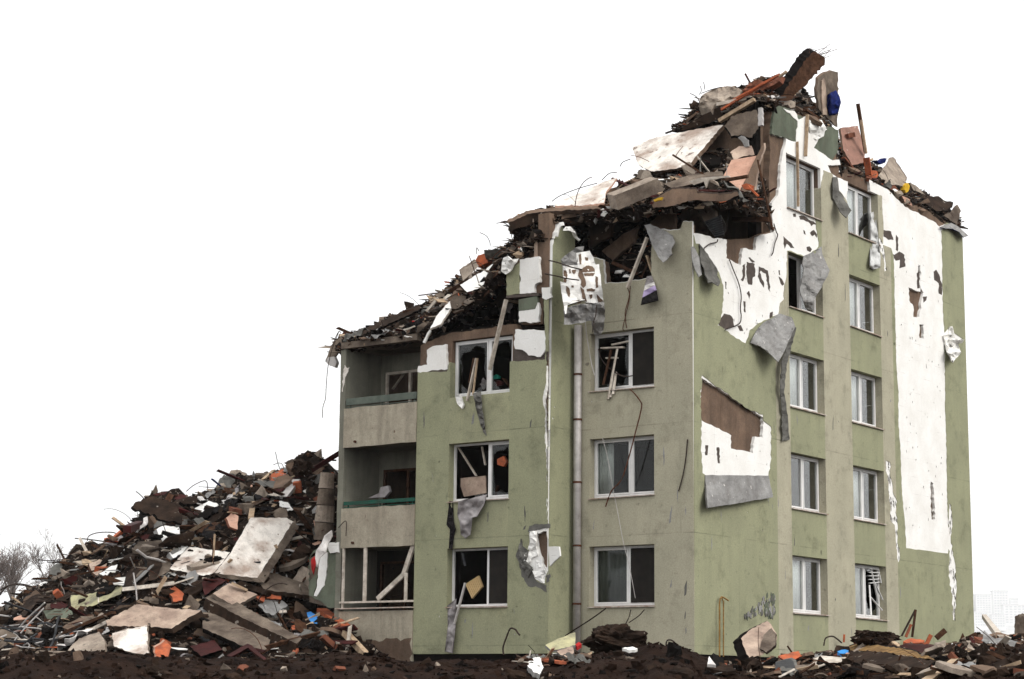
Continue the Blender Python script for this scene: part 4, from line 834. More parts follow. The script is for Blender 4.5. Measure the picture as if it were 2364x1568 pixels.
heap('clay_block', 'orange broken tile left of the bright blue bag', 'clay block', c1((1740,1222),(1805,1215),(1832,1250),(1775,1272)), HL, 'orange_clay', .06, .4, (-3, 4, .1), 'brick_dark')
heap('plastic_bag', 'bright blue plastic bag caught in the heap below the torn wall', 'bag', c1((1860,1165),(1885,1158),(1925,1190),(1920,1235),(1890,1225),(1872,1205)), HL, 'blue_bright', .12, .5, (2, 3, .1))
ROCK.append(('boulder', 'big grey concrete boulder on the crest of the left heap', 'concrete chunk', c1((1748,225),(1905,345)), 60, 'dark_concrete', .5, 3))
heap('crumpled_sheet', 'grey crumpled sheet metal beside the orange tile', 'metal sheet', c1((1565,1120),(1610,1070),(1700,1085),(1745,1120),(1660,1180),(1600,1160)), HL, 'mesh_grey', .05, .4, (4, 8, .1), 'mesh_dark', 1.8)
heap('broken_slab', 'greenish yellow facade panel at the left end of the heap', 'facade panel', c1((430,1060),(560,1050),(740,1000),(735,1050),(560,1125),(430,1150)), HL, 'plaster_yellow', .1, .3, (-3, 6, .1), 'dark_concrete', 1.4)
heap('broken_slab', 'dull green facade panel lying above the tangle of dark pipes', 'facade panel', c1((255,1150),(430,1135),(445,1195),(290,1205)), HL, 'panel_green', .1, .4, (-3, 6, .1), 'dark_concrete', 1.4)
heap('broken_slab', 'white curved shell piece on the left shoulder of the heap', 'facade panel', c1((600,930),(660,890),(712,872),(700,920),(650,952)), HL, 'foam', .05, .3, (2, 8, .1), 'wood_brown', 1.4)
heap('broken_slab', 'tan board piece next to the white curved shell', 'board', c1((540,870),(600,842),(650,850),(640,890),(590,945),(560,920)), HL, 'plaster_pink', .06, .3, (-4, 3, .1), 'wood_brown', 1.4)
heap('broken_slab', 'white strip of facade standing on the left shoulder of the heap', 'facade panel', c1((640,850),(690,800),(770,775),(760,795),(670,865)), HL, 'foam', .08, .3, (3, 3, .1), 'grey_concrete', 1.4)
heap('concrete_beam', 'dark ragged slab jutting out into the sky on the left crest', 'concrete slab', c1((800,520),(840,490),(930,460),(1000,480),(1060,500),(1110,580),(1105,625),(990,600),(900,560),(830,545)), HL, 'dark_concrete', .3, .5, (-4, 4, .4), 'black_debris', 3.6, base=59)
heap('broken_slab', 'dark slab plate lying on the ragged jutting slab', 'concrete slab', c1((1090,490),(1140,462),(1200,455),(1195,500),(1120,510)), HL, 'dark_concrete', .12, .3, (-3, 6, .2), 'black_debris', 1.5, base=59)
heap('broken_slab', 'low dark slab overhanging the left end of the heap', 'concrete slab', c1((60,1180),(200,1060),(420,1040),(440,1070),(230,1110),(140,1190)), HL, 'dark_concrete', .2, .4, (2, 10, .2), 'black_debris', 2)
heap('broken_slab', 'dark weathered wall block in the middle of the heap', 'concrete slab', c1((745,800),(800,775),(880,790),(900,960),(860,1010),(760,1000)), HL, 'dark_concrete', .3, .2, (-6, 4, .2), 'black_debris', 2)
heap('broken_slab', 'second dark wall block beside the white hollow panel', 'concrete slab', c1((890,810),(960,810),(985,880),(950,960),(900,970)), HL, 'dark_concrete', .3, .2, (-6, 4, .2), 'black_debris', 2)
heap('broken_slab', 'crushed pinkish wall piece under the clean white slab', 'concrete slab', c1((900,900),(1030,840),(1040,900),(950,960)), HL, 'grey_concrete', .2, .2, (0, 6, .1), 'dark_concrete', 2)
heap('steel_bracket', 'maroon angle frame on the dirt ridge below the dark slab', 'frame', c1((1375,1425),(1500,1352),(1525,1362),(1620,1450),(1600,1452),(1505,1378),(1400,1432)), HL, 'maroon', .1, 1.0, (0, 4, .1), None, .5)
heap('broken_slab', 'dark wine-coloured panel behind the orange clay block', 'panel', c1((1150,1370),(1300,1330),(1350,1390),(1220,1430)), HL, 'maroon', .06, .7, (0, 5, .1), 'black_debris')
heap('broken_slab', 'maroon door leaf piece left of the brown plastered slab', 'panel', c1((1225,975),(1330,955),(1370,970),(1240,1060)), HL, 'maroon', .06, .5, (0, 5, .1), 'black_debris')
def bar(name, label, cat, a, b, depth, w_, h_, k, group=None):
    mb = MB(); mb.bar(depth(*a), depth(*b), w_, h_, k); return mb.solo(name, label, cat, group)
def hb(name, label, cat, a, b, keys, w_, k, lift=.25, h_=None):
    def pt(q):
        h = hit(keys, *q); d = (h[0]-CAM).dot(fh)-lift if h else 56
        return PD(q[0], q[1], d)
    A_, B_ = pt(a), pt(b); mb = MB(); mb.bar(A_, B_, w_, h_ or w_*.4, k); return mb.solo(name, label, cat)
P1 = lambda f, x, y: f((x, y))[0]
hb('timber_plank', 'orange-brown plank leaning on the heap beside the balconies', 'plank', P1(c1,1950,1150), P1(c1,2100,1255), HL, .28, 'orange_clay', .4)
hb('timber_post', 'yellowish timber post poking down into the dirt below the balconies', 'post', P1(c1,2090,1285), P1(c1,2228,1432), HL, .16, 'wood_pale', .6, .16)
hb('timber_plank', 'long brown plank across the left side of the heap', 'plank', P1(c1,390,1290), P1(c1,690,1165), HL, .2, 'wood_brown', .35)
hb('timber_plank', 'whitish lath standing in the middle of the yellow-green panel', 'plank', P1(c1,607,1048), P1(c1,608,1108), HL, .14, 'wood_white', .4)
hb('timber_plank', 'pale broken lath on the brown plastered slab', 'plank', P1(c1,1405,985), P1(c1,1500,1030), HL, .16, 'wood_pale', 1.25)
hb('timber_plank', 'long whitish lath rising to the crest above the tall slab', 'plank', P1(c1,1645,500), P1(c1,1680,410), HL, .12, 'wood_white', .3)
hb('timber_plank', 'pale upright lath on top of the tall leaning slab', 'plank', P1(c1,1520,600), P1(c1,1535,495), HL, .16, 'wood_pale', .4)
hb('metal_duct', 'bent grey metal duct near the crest of the left heap', 'duct', P1(c1,1720,470), P1(c1,1800,365), HL, .25, 'zinc', .3)
hb('timber_beam', 'maroon beam end poking out of the left skyline', 'beam', P1(c1,770,660), P1(c1,858,625), HL, .22, 'maroon', .2, .2)
hb('timber_beam', 'dark maroon beam lying under the white curved shell', 'beam', P1(c1,390,985), P1(c1,480,945), HL, .2, 'maroon', .2, .2)
hb('steel_rod', 'violet-grey rod sticking up from the skyline of the heap', 'rod', P1(c1,1285,355), P1(c1,1340,400), HL, .06, 'blue_cloth', .1)
# stacked vent column sections and the torn remnant of the end wall
mb = MB(); ct = empty('vent_column', PY(755, 1270, 1.2), 'leaning stack of round concrete vent sections between the heap and the balconies', 'column')
ys = [1092, 1130, 1168, 1208, 1250]
for i in range(4):
    a = PY(757-2*i-1, ys[i], 1.2); b = PY(757-2*i-4, ys[i+1]-2, 1.2); mb = MB(); mb.tube([a-ct.location, b-ct.location], .2+.03*i, 'grey_concrete' if i % 2 else 'pale_concrete', 14, .23+.035*i); o = mb.build('section', ct)
mb = MB(); skin(mb, T_L, [uL(rag(c1((1872,835),(1900,790),(2000,740),(2062,745),(2062,1135),(1985,1135),(1930,1090),(1870,1060)), 2, 7, 3))], [uL(rag(c1((1872,835),(1900,800),(1990,800),(1985,900),(1970,1000),(1915,1072),(1895,1065),(1915,1000),(1920,930),(1890,960),(1870,980)), 1.5, 6, 4))], -.01, -.05, 'panel_green')
skin(mb, T_L, [uL(rag(c1((1925,800),(1985,800),(1978,900),(1965,1000),(1915,1068),(1900,1062),(1920,1000),(1930,900)), 1.2, 6, 5))], [], -.012, -.05, 'foam')
skin(mb, T_L, [uL(c1((1868,835),(1990,775),(2060,745),(2060,1150),(1868,1100)))], [], -.051, -.25, 'grey_concrete')
skin(mb, T_L, [uL(rag(c1((1985,742),(2058,738),(2060,800),(2005,805)), 1.5, 6, 6))], [], .03, -.009, 'foam'); mb.build('wall_fragment', bld)
sheet('cloth_bundle', 'white and lilac clothes hanging off the torn end wall', 'clothes', on(c1((1915,790),(1950,740),(1965,700),(2010,665),(2015,700),(1990,745),(1975,800),(1940,830),(1925,890),(1905,880)), [.5,.3,.25,.2,.2,.25,.35,.4,.5,.5]), dL, 'white_cloth', .03, crumple=.12, step=5, seed=4, smooth=True)
sheet('cloth_rag', 'red garment hanging below the white clothes on the torn wall', 'clothes', on(c1((1885,845),(1905,825),(1912,870),(1900,935),(1888,900)), .55), dL, 'red_cloth', .03, crumple=.1, step=5, seed=5, smooth=True)
sheet('mattress_foam', 'rolled grey-white pad inside the middle balcony', 'pad', on(c3((320,470),(385,440),(395,405),(440,395),(450,430),(420,465)), -.5), dL, 'grey_cloth', .1, planar=True)
# ------------------------------------------------------------------ torn pieces hanging on the facades
hg = sheet('torn_insulation', 'big torn white foam panel with grey glue marks hanging over the inner corner', 'insulation panel', on(g4((755,668),(935,655),(915,512),(1075,482),(1122,565),(1150,650),(1190,640),(1242,1088),(1182,1102),(1150,1112),(1032,1102),(1026,1072),(985,1076),(815,1132),(800,1235),(785,1240),(760,1100),(725,850),(765,860)), [1.4,1.15,1.1,.85,.75,.72,.68,.75,.8,.85,1.05,1.05,1.15,1.4,1.5,1.55,1.5,1.5,1.42]), dA, 'foam', .09, crumple=.02, step=10, seed=2, k2='mesh_grey', ragamp=.7)
pol = [(765,715),(800,720),(815,780),(795,865),(765,860)],[(830,705),(850,700),(855,750),(835,755)],[(865,715),(915,710),(910,745),(890,765),(868,740)],[(950,700),(985,720),(1030,850),(1030,900),(1000,930),(970,890),(975,840),(940,780)],[(985,700),(1040,660),(1110,670),(1135,700),(1140,735),(990,740)],[(1005,755),(1145,745),(1120,785),(1020,785)],[(1145,785),(1175,800),(1180,920),(1150,930)],[(860,895),(890,900),(885,925),(860,920)],[(795,900),(835,930),(845,1000),(835,1040),(810,1000),(795,960)],[(1040,940),(1100,930),(1145,945),(1135,970),(1045,970)],[(965,910),(1010,950),(1030,1050),(1045,1100),(1010,1080),(985,1030)],[(815,1120),(870,1080),(960,1070),(985,1100),(820,1140)],[(1070,1010),(1110,1005),(1105,1050),(1085,1060)],[(1020,560),(1060,565),(1060,600),(1030,600)],[(945,530),(975,520),(980,640),(960,650)],[(1160,1000),(1240,1085),(1180,1100),(1165,1050)]
mb = MB(); hv = BVHTree.FromPolygons([hg.location+v.co for v in hg.data.vertices], [tuple(p.vertices) for p in hg.data.polygons])
for i, q in enumerate(pol):
    V2, kp = cdt([rag(g4(*q), .8, 4, i)], []); W2 = []
    for p in V2:
        h = hv.ray_cast(CAM, ray(p.x, p.y).normalized()); W2.append((h[0] if h[0] else PY(p.x, p.y, -1.1))-ray(p.x, p.y).normalized()*.012)
    o_ = len(W2); mb.add([p-hg.location for p in W2]+[p-hg.location+ray(1300, 650).normalized()*.011 for p in W2], kp+[tuple(o_+i_ for i_ in f[::-1]) for f in kp], 'raw_concrete')
mb.build('glue_mark', hg)
sheet('plaster_mesh', 'grey crumpled plaster sheet hanging below the big foam panel', 'plaster sheet', on(g4((765,1190),(880,1140),(1010,1120),(1150,1110),(1250,1100),(1262,1280),(1240,1440),(1180,1500),(1130,1480),(1100,1320),(920,1350),(770,1365)), [1.5,1.35,1.2,.9,.75,.45,.25,.25,.35,.9,1.2,1.5]), dA, 'mesh_grey', .02, crumple=.12, step=6, seed=6, smooth=False, ragamp=1.5)
sheet('plaster_mesh', 'grey folded plaster sheet above the big foam panel', 'plaster sheet', on(g4((735,590),(830,510),(910,445),(1010,430),(1000,490),(925,505),(945,655),(750,672)), [1.45,1.3,1.15,.95,.95,1.05,1.1,1.42]), dA, 'mesh_grey', .02, crumple=.08, step=7, seed=7, ragamp=1.5)
sheet('torn_insulation', 'thin white foam edge peeling at the top of the green bay side', 'insulation piece', on(g4((660,310),(682,200),(712,148),(760,140),(768,178),(735,186),(708,232),(690,312)), 1.2), dA, 'foam', .05, crumple=.05, step=5, seed=8, ragamp=1)
sheet('torn_insulation', 'small white foam arch over the top of the green bay side', 'insulation piece', on(g4((770,245),(800,200),(855,198),(902,250),(948,338),(970,348),(952,372),(895,322),(868,258),(820,242)), [1.0,.95,.8,.6,.4,.35,.35,.5,.75,.9]), dA, 'foam', .05, crumple=.05, step=5, seed=28, ragamp=1)
sheet('torn_insulation', 'crumpled white foam strip left of the white and green panel', 'insulation piece', on(c2((1105,520),(1120,440),(1145,432),(1168,450),(1205,445),(1170,510),(1135,540)), [.1,.12,.2,.3,.1,.12,.1]), dL, 'foam', .05, crumple=.12, step=5, seed=9, ragamp=1.5)
sheet('torn_insulation', 'small white foam square on the bay corner below the brown column', 'insulation piece', on(c2((1350,618),(1405,615),(1400,650),(1410,675),(1375,692),(1352,680)), .02), dL, 'foam', .06, planar=True, ragamp=1.2)
sheet('plaster_mesh', 'grey plaster sheet draped on the beige pier near the roofline', 'plaster sheet', on(c4((612,448),(650,440),(760,490),(800,515),(815,560),(788,605),(796,640),(735,695),(700,650),(662,575),(645,520)), [.1,.05,.06,.1,.2,.3,.35,.5,.35,.2,.12]), dA, 'mesh_grey', .025, crumple=.045, step=5, seed=10, ragamp=1.2)
mb = MB()
for a, b, k in ((0, .32, 'grey_cloth'), (.32, .5, 'white_cloth'), (.5, .74, 'violet_cloth'), (.74, 1, 'black_cloth')):
    Lf = lambda t_: P1(c4, 628-40*t_, 788+190*t_); Rt = lambda t_: P1(c4, 662+42*t_, 782+(130 if t_ < .8 else 165)*t_)
    relief(mb, [(*Lf(a), .06+.2*a), (*Rt(a), .05+.2*a), (*Rt(b), .05+.2*b), (*Lf(b), .06+.2*b)], dA, .02, k, crumple=.08, step=4, seed=11)
mb.solo('striped_cloth', 'striped grey white and black cloth hanging from the burst window sill', 'cloth')
bar('timber_plank', 'pale plank leaning out of the burst third floor opening', 'plank', P1(c4,632,530), P1(c4,500,862), lambda x, y: PY(x, y, -.15), .11, .05, 'wood_white')
bar('timber_plank', 'short pale plank inside the burst third floor opening', 'plank', P1(c4,630,650), P1(c4,665,760), lambda x, y: PY(x, y, .25), .1, .04, 'wood_pale')
sheet('plaster_mesh', 'pale narrow plaster strip peeling beside the building corner', 'plaster sheet', on(g5((95,440),(130,428),(190,560),(222,770),(185,795),(140,700),(108,600)), [.02,.03,.1,.3,.3,.2,.08]), dB, 'mesh_grey', .02, crumple=.04, step=5, seed=12)
sheet('plaster_mesh', 'dark plaster sheet peeling below the white foam at the corner', 'plaster sheet', on(g5((190,400),(240,455),(360,640),(412,720),(402,780),(442,860),(422,905),(350,865),(300,865),(240,680),(200,560)), [.02,.01,.02,.03,.06,.25,.3,.35,.3,.2,.1]), dB, 'mesh_dark', .02, crumple=.05, step=5, seed=13, ragamp=1.8)
sheet('plaster_mesh', 'curled grey plaster sheet at the lower tip of the white foam', 'plaster sheet', on([(1733,792),(1745,765),(1762,745),(1800,724),(1828,732),(1836,755),(1815,802),(1797,836),(1775,815),(1757,800)], [.02,.02,.02,.03,.06,.25,.4,.5,.4,.2]), dB, 'mesh_grey', .02, crumple=.05, step=5, seed=14, ragamp=1.2)
sheet('plaster_mesh', 'dark torn strip hanging down the beige pilaster', 'plaster sheet', on([(1832,752),(1839,757),(1817,840),(1810,905),(1819,960),(1823,1015),(1806,1018),(1806,960),(1801,900),(1806,830)], [.25,.25,.2,.12,.08,.06,.06,.08,.12,.2]), dB, 'mesh_dark', .02, crumple=.06, step=5, seed=15, ragamp=1.2)
sheet('plaster_mesh', 'grey plaster sheet hanging across the broken fourth window', 'plaster sheet', on(g5((1440,545),(1500,520),(1560,490),(1650,430),(1662,530),(1748,715),(1722,790),(1600,1000),(1552,1080),(1542,1190),(1470,1180),(1400,1000),(1390,950),(1440,700),(1420,640)), [.05,.03,.02,.02,.1,.3,.35,.35,.3,.2,.12,.05,.03,.05,.05]), dB, 'mesh_grey', .025, crumple=.05, step=5, seed=16, ragamp=1.2)
sheet('plaster_mesh', 'dark grey flap leaning off the top pilaster between two windows', 'plaster sheet', on(g6((215,230),(270,232),(290,400),(440,632),(380,722),(300,640),(215,480)), [.02,.03,.08,.35,.4,.3,.05]), dB, 'mesh_dark', .02, crumple=.05, step=6, seed=17, ragamp=1)
sheet('torn_insulation', 'small white foam shard behind the dark flap', 'insulation piece', on(g6((268,238),(396,285),(396,392),(355,476),(290,392)), [.02,.02,.04,.06,.04]), dB, 'foam', .04, planar=True, ragamp=1)
sheet('curtain', 'long grey curtain with yellowed hem blowing out of the top right window', 'curtain', on(g6((655,662),(720,640),(752,900),(787,1180),(782,1312),(700,1332),(655,1312),(665,1000)), [-.2,-.2,.02,.05,.08,.1,.08,.02]), dB, 'lace', .015, crumple=.16, step=4, seed=18, smooth=True)
sheet('torn_insulation', 'torn white foam tatters sticking out at the right edge of the building', 'insulation piece', on(c7((1085,1060),(1115,1055),(1118,1010),(1135,1004),(1150,1080),(1207,1085),(1195,1106),(1170,1112),(1187,1160),(1140,1222),(1125,1182),(1100,1145)), [.02,.05,.08,.1,.15,.3,.3,.2,.3,.3,.2,.05]), dB, 'foam', .04, crumple=.2, step=4, seed=19, ragamp=1)
sheet('flashing', 'grey metal flashing bent over the top right corner', 'flashing', on(g6((1490,830),(1560,798),(1625,778),(1710,820),(1832,930),(1775,952),(1720,885),(1640,846),(1560,846)), [.04,.0,.0,.04,.12,.25,.2,.15,.1]), dB, 'mesh_grey', .02, crumple=.05, step=5, seed=20, k2='blue_cloth')
sheet('plaster_mesh', 'stiff grey plaster flap folded out below the white foam patch', 'plaster sheet', on(c5((772,540),(1092,543),(1115,652),(950,680),(785,706)), [.01,.01,.16,.2,.22]), dB, 'mesh_grey', .05, crumple=.02, step=8, seed=21, k2='mesh_dark', ragamp=.8)
sheet('torn_insulation', 'white foam square folded out at the small hole in the bay', 'insulation piece', on(c3((1413,765),(1475,765),(1482,822),(1420,885)), [.02,.22,.2,.02]), dL, 'foam', .04, planar=True, ragamp=.8)
sheet('plaster_mesh', 'dark crumpled plaster lumps left of the small hole in the bay', 'plaster sheet', on(c3((1213,822),(1228,780),(1245,715),(1257,760),(1290,790),(1275,850),(1312,890),(1290,955),(1250,885)), .05), dL, 'mesh_dark', .03, crumple=.09, step=4, seed=22, ragamp=1)
sheet('plaster_mesh', 'ragged dark plaster strip dangling under the smashed bay window', 'plaster sheet', on(c2((940,1250),(985,1238),(992,1330),(1005,1420),(1022,1505),(1000,1482),(975,1400),(955,1330)), [.1,.1,.1,.08,.05,.05,.08,.1]), dL, 'mesh_dark', .02, crumple=.14, step=4, seed=23, ragamp=1.2)
sheet('torn_insulation', 'white broken foam corner under the smashed bay window', 'insulation piece', on(c2((835,1272),(862,1256),(882,1318),(872,1340),(846,1312)), .06), dL, 'foam', .06, crumple=.06, step=4, seed=24, ragamp=1)
sheet('hanging_cloth', 'grey translucent sheet hanging over the middle bay window sill', 'cloth', on(c3((866,492),(900,480),(1040,448),(1022,510),(980,582),(950,590),(940,690),(910,716),(880,690),(875,620),(860,570)), [.08,.09,.08,.1,.12,.14,.12,.1,.12,.14,.1]), dL, 'grey_cloth', .012, crumple=.13, step=4, seed=25, smooth=True)
sheet('hanging_cloth', 'narrow black cloth hanging between two bay windows', 'cloth', on(c3((812,488),(832,488),(836,610),(848,660),(838,700),(828,782),(808,775),(815,660),(794,632)), .05), dL, 'black_cloth', .02, crumple=.1, step=4, seed=26)
sheet('hanging_cloth', 'long grey cloth trailing from the lowest bay window to the ground', 'cloth', on(c3((800,1122),(852,1080),(848,1250),(832,1412),(784,1400),(802,1250)), [.05,.1,.12,.15,.15,.1]), dL, 'grey_cloth', .015, crumple=.12, step=4, seed=27, smooth=True)
bar('metal_rail', 'dark bent rail poking out of the lowest bay window', 'rail', P1(c3,892,805), P1(c3,908,880), lambda x, y: PY(x, y, -1.1), .05, .05, 'pipe_dark')
bar('metal_rail', 'long shiny rail slanting down from the lowest bay window', 'rail', P1(c3,908,985), P1(c3,843,1232), lambda x, y: PY(x, y, -1.28), .06, .04, 'zinc')
mb = MB(); q = c3((908,992),(988,940),(1012,1005),(948,1080)); W4 = [PY(x, y, -.72) for x, y in q]
for i in range(8): a0, a1 = i/8, (i+.8)/8; mb.add([W4[0].lerp(W4[1], a0), W4[0].lerp(W4[1], a1), W4[3].lerp(W4[2], a1), W4[3].lerp(W4[2], a0)]+[p+Vector((0, .08, 0)) for p in (W4[0].lerp(W4[1], a0), W4[0].lerp(W4[1], a1), W4[3].lerp(W4[2], a1), W4[3].lerp(W4[2], a0))], [(0,1,2,3),(7,6,5,4),(0,4,5,1),(1,5,6,2),(2,6,7,3),(3,7,4,0)], 'radiator')
mb.add([W4[0]+Vector((0,.03,0)), W4[1]+Vector((0,.03,0)), W4[2]+Vector((0,.03,0)), W4[3]+Vector((0,.03,0))], [(0,1,2,3)], 'radiator'); mb.solo('radiator', 'ribbed tan radiator tipped inside the lowest bay window', 'radiator')
dW = lambda x, y: PY(x, y, .12)
for i, (a, b, w_, lab) in enumerate((((660,500),(520,1250),.09,'longest pale lath falling out of the upper beige window'),((640,850),(600,1180),.06,'short pale lath beside the longest one in the upper beige window'),((570,520),(450,1035),.06,'thin dark lath at the left of the upper beige window'),((430,492),(760,478),.13,'horizontal blind box board across the upper beige window'),((580,440),(850,385),.07,'slanted lath above the blind box board'),((500,640),(665,632),.1,'short cross board between the laths of the upper beige window'),((590,900),(560,1225),.05,'pale splintered lath ending on the upper beige window sill'))):
    bar('timber_plank', lab, 'plank', P1(g3,*a), P1(g3,*b), (lambda x, y, i=i: PY(x, y, -.06 if y > 880 else .13+.03*i)), w_, .04, 'wood_white' if i not in (2,) else 'wood_brown')
for a, b, w_, k, Y, lab in ((c2((1138,690))[0], c2((1040,1110))[0], .15, 'wood_white', -1.25, 'long white board propped from the dark hole down to the smashed bay window'), (g2((640,640))[0], g2((500,1275))[0], .1, 'wood_white', -1.2, 'pale lath sticking out of the smashed bay window'), (g2((655,640))[0], g2((585,1190))[0], .05, 'wood_pale', -1.22, 'thin pale lath next to the one sticking out of the smashed bay window'), (g2((610,640))[0], g2((540,1010))[0], .12, 'wood_brown', -1.0, 'brown board standing inside the smashed bay window'),
                       (c3((865,160))[0], c3((975,335))[0], .07, 'wood_white', -.8, 'fallen white lath crossing the middle bay window'), (c3((1010,160))[0], c3((1030,270))[0], .06, 'wood_white', -.8, 'upright pale lath behind the middle bay window'), (g1((930,890))[0], g1((1090,820))[0], .22, 'wood_pale', .9, 'tan board slanting behind the upper balcony window'), (g1((960,1100))[0], g1((1280,650))[0], .08, 'wood_white', .7, 'thin lath leaning behind the upper balcony window')):
    bar('timber_plank', lab, 'plank', a, b, (lambda x, y, Y=Y: PY(x, y, Y)), w_, .03, k)
sheet('clay_block', 'orange clay piece lodged in the middle bay window', 'clay block', on(c3((1100,235),(1140,215),(1158,250),(1140,280),(1102,268)), -.35), dL, 'orange_clay', .1, planar=True)
sheet('teal_bag', 'teal plastic bag among debris in the smashed bay window', 'bag', on(g2((860,920),(930,880),(965,905),(960,940),(880,950)), -.45), dL, 'teal', .1, crumple=.05, step=4)
sheet('cloth_rag', 'red cloth among debris in the smashed bay window', 'cloth', on(g2((890,1000),(960,970),(1020,1000),(1010,1040),(930,1060)), -.42), dL, 'maroon', .1, crumple=.05, step=4)
sheet('plaster_sheet', 'pale pink plasterboard standing in the middle bay window', 'board', on(c3((880,350),(1030,335),(1035,440),(900,462),(880,400)), -.4), dL, 'plaster_pink', .04, planar=True)
for k, (T_, r, off, w0, w1, lab) in enumerate(((T_A, WA[1], -.345, 0.02, .26, 'grey net curtain behind the middle beige window'), (T_A, WA[0], -.345, .02, .53, 'grey blind behind the lowest beige window'), (T_B, WB[4], -.335, .05, .5, 'white curtain behind the top left facade window'), (T_B, WB[2], -.335, 0, .45, 'torn white curtain behind the third window of the left column'), (T_B, WB[0], -.335, .02, .5, 'grey white curtain behind the lowest left column window'),
                          (T_B, WB[9], -.335, 0, .5, 'sagging white curtain behind the top right column window'), (T_B, WB[8], -.335, 0, .55, 'bright white curtain behind the fourth right column window'), (T_B, WB[7], -.335, 0, .5, 'pale curtain behind the third right column window'), (T_B, WB[6], -.335, 0, .52, 'pale curtain behind the second right column window'), (T_B, WB[5], -.335, .0, .5, 'lilac grey curtain behind the lowest right column window'))):
    mb = MB(); u0, u1 = r[0]+(r[1]-r[0])*w0, r[0]+(r[1]-r[0])*w1; n_ = 26
    if T_ is T_B: u0 += .08; u1 += .12
    V = [T_(u0+(u1-u0)*i/(n_-1), z_, off+.022*math.sin(i*1.9+k)+.01*math.sin(i*.7)-d_) for d_ in (0, .008) for z_ in (r[2]+.02, r[3]-.02) for i in range(n_)]
    F_ = []
    for i in range(n_-1): F_ += [(i, i+1, n_+i+1, n_+i), (2*n_+i+1, 2*n_+i, 3*n_+i, 3*n_+i+1), (i, 2*n_+i, 2*n_+i+1, i+1), (n_+i+1, 3*n_+i+1, 3*n_+i, n_+i)]
    mb.add(V, F_, ('lace' if k in (0, 9) else 'blind_cloth' if k == 1 else 'curtain')); mb.solo('curtain', lab, 'curtain', None, None, True)
# downpipe
mb = MB(); zt0, zb0 = PY(1331, 752, -.12).z, .0
mb.tube([(-3.46, -.12, zb0), (-3.46, -.12, 5.2), (-3.46, -.12, zt0)], .102, 'zinc', 14); dp = mb.build('downpipe', bld, smooth=True)
for z_ in (1.4, 2.9, 4.55, 6.2, 7.4): mb = MB(); mb.tube([(-3.46, -.12, z_), (-3.46, -.12, z_+.05)], .115, 'rust', 12); mb.box((-3.55, -.05, z_+.01), (-3.4, -.001, z_+.04), 'rust'); mb.build('bracket', dp)
mb = MB(); yp = [PX(*q, .1) for q in g8((1800,535),(1800,90),(1806,60),(1818,46),(1835,52),(1872,76))]; mb.tube(yp, .021, 'yellow_pipe', 8); yp2 = [PX(*q, .1) for q in g8((1832,535),(1832,85),(1820,55))]; mb.tube(yp2, .017, 'yellow_pipe', 8); mb.solo('gas_pipe', 'yellow rusty gas pipe rising at the foot of the green corner wall', 'pipe')
# ------------------------------------------------------------------ collapsed top: slabs, boards, beam
def top(name, label, cat, pts, Ys, k, thick=.12, ext=None, k2=None, ragamp=1.0, **kw):
    if isinstance(Ys, (int, float)): Ys = [Ys]*len(pts)
    return sheet(name, label, cat, [(x, y, v) for (x, y), v in zip(pts, Ys)], dY, k, thick, planar=True, ext=ext, k2=k2, ragamp=ragamp, rstep=6, seed=int(pts[0][0]), **kw)
top('broken_slab', 'huge white slab tilted against the top storey', 'concrete slab', c6((10,865),(160,790),(390,740),(690,685),(735,680),(470,990),(360,1030),(165,1050),(60,1000)), [3.4,3.7,3.9,4.0,4.0,2.6,2.5,2.7,3.0], 'plaster_white', .14, (7, 5, .12), 'raw_concrete')
top('broken_slab', 'salmon board leaning under the top storey', 'board', c6((735,1090),(800,960),(1000,925),(940,1060),(870,1200)), [1.9,2.5,2.7,2.2,1.7], 'salmon_board', .05, (2, 2, .1), 'raw_concrete', .4)
top('broken_slab', 'brown wall plate with pale edge hanging below the cross wall', 'concrete slab', c6((1000,930),(1058,825),(1062,860),(1020,980),(985,1200),(870,1215),(925,1095)), [2.3,2.9,2.9,2.4,2.0,1.7,2.0], 'raw_concrete', .12, (4, 0, .1), 'plaster_pink')
top('aerated_block', 'large grey concrete block balanced on the roof edge', 'concrete block', c4((412,252),(700,138),(745,215),(690,242),(440,346)), [-.7,-.3,-.3,-.35,-.7], 'grey_concrete', .5, (-18, -4, .15), 'pale_concrete', .6)
top('aerated_block', 'pale broken block end behind the large grey block', 'concrete block', c4((585,140),(610,85),(650,90),(668,130)), .5, 'pale_concrete', .25, (-8, -3, .2), 'grey_concrete')
top('roof_slab', 'long dark roof slab overhanging the brown column', 'concrete slab', g4((105,155),(330,45),(545,15),(900,-5),(1180,-20),(1190,25),(900,40),(540,75),(400,160),(150,240)), [-1.0,-1.0,-.95,-.7,-.5,-.5,-.75,-1.0,-1.1,-1.1], 'dark_concrete', .3, (-3, -7, .3), 'raw_concrete', 1.4)
top('broken_slab', 'white plaster slab with salmon edge on the overhanging roof slab', 'concrete slab', c4((20,300),(170,240),(330,165),(430,135),(360,225),(345,300),(200,318),(20,318)), [.2,.7,1.2,1.5,.5,.2,.1,.1], 'plaster_white', .1, (0, 6, .0), 'salmon_board', .8)
top('broken_slab', 'flat brown slab on the rubble left of the salmon board', 'concrete slab', c6((260,1150),(520,1065),(730,1050),(740,1100),(500,1150),(330,1185)), [.9,1.5,1.9,1.6,1.0,.7], 'grey_concrete', .1, (0, 4, .1), 'dark_concrete')
top('timber_board', 'pale board with jagged white shards on the corner rubble', 'board', c6((460,1130),(560,1100),(780,1085),(790,1095),(620,1120),(600,1180),(580,1130),(500,1160)), .6, 'wood_white', .04, None, None, .6)
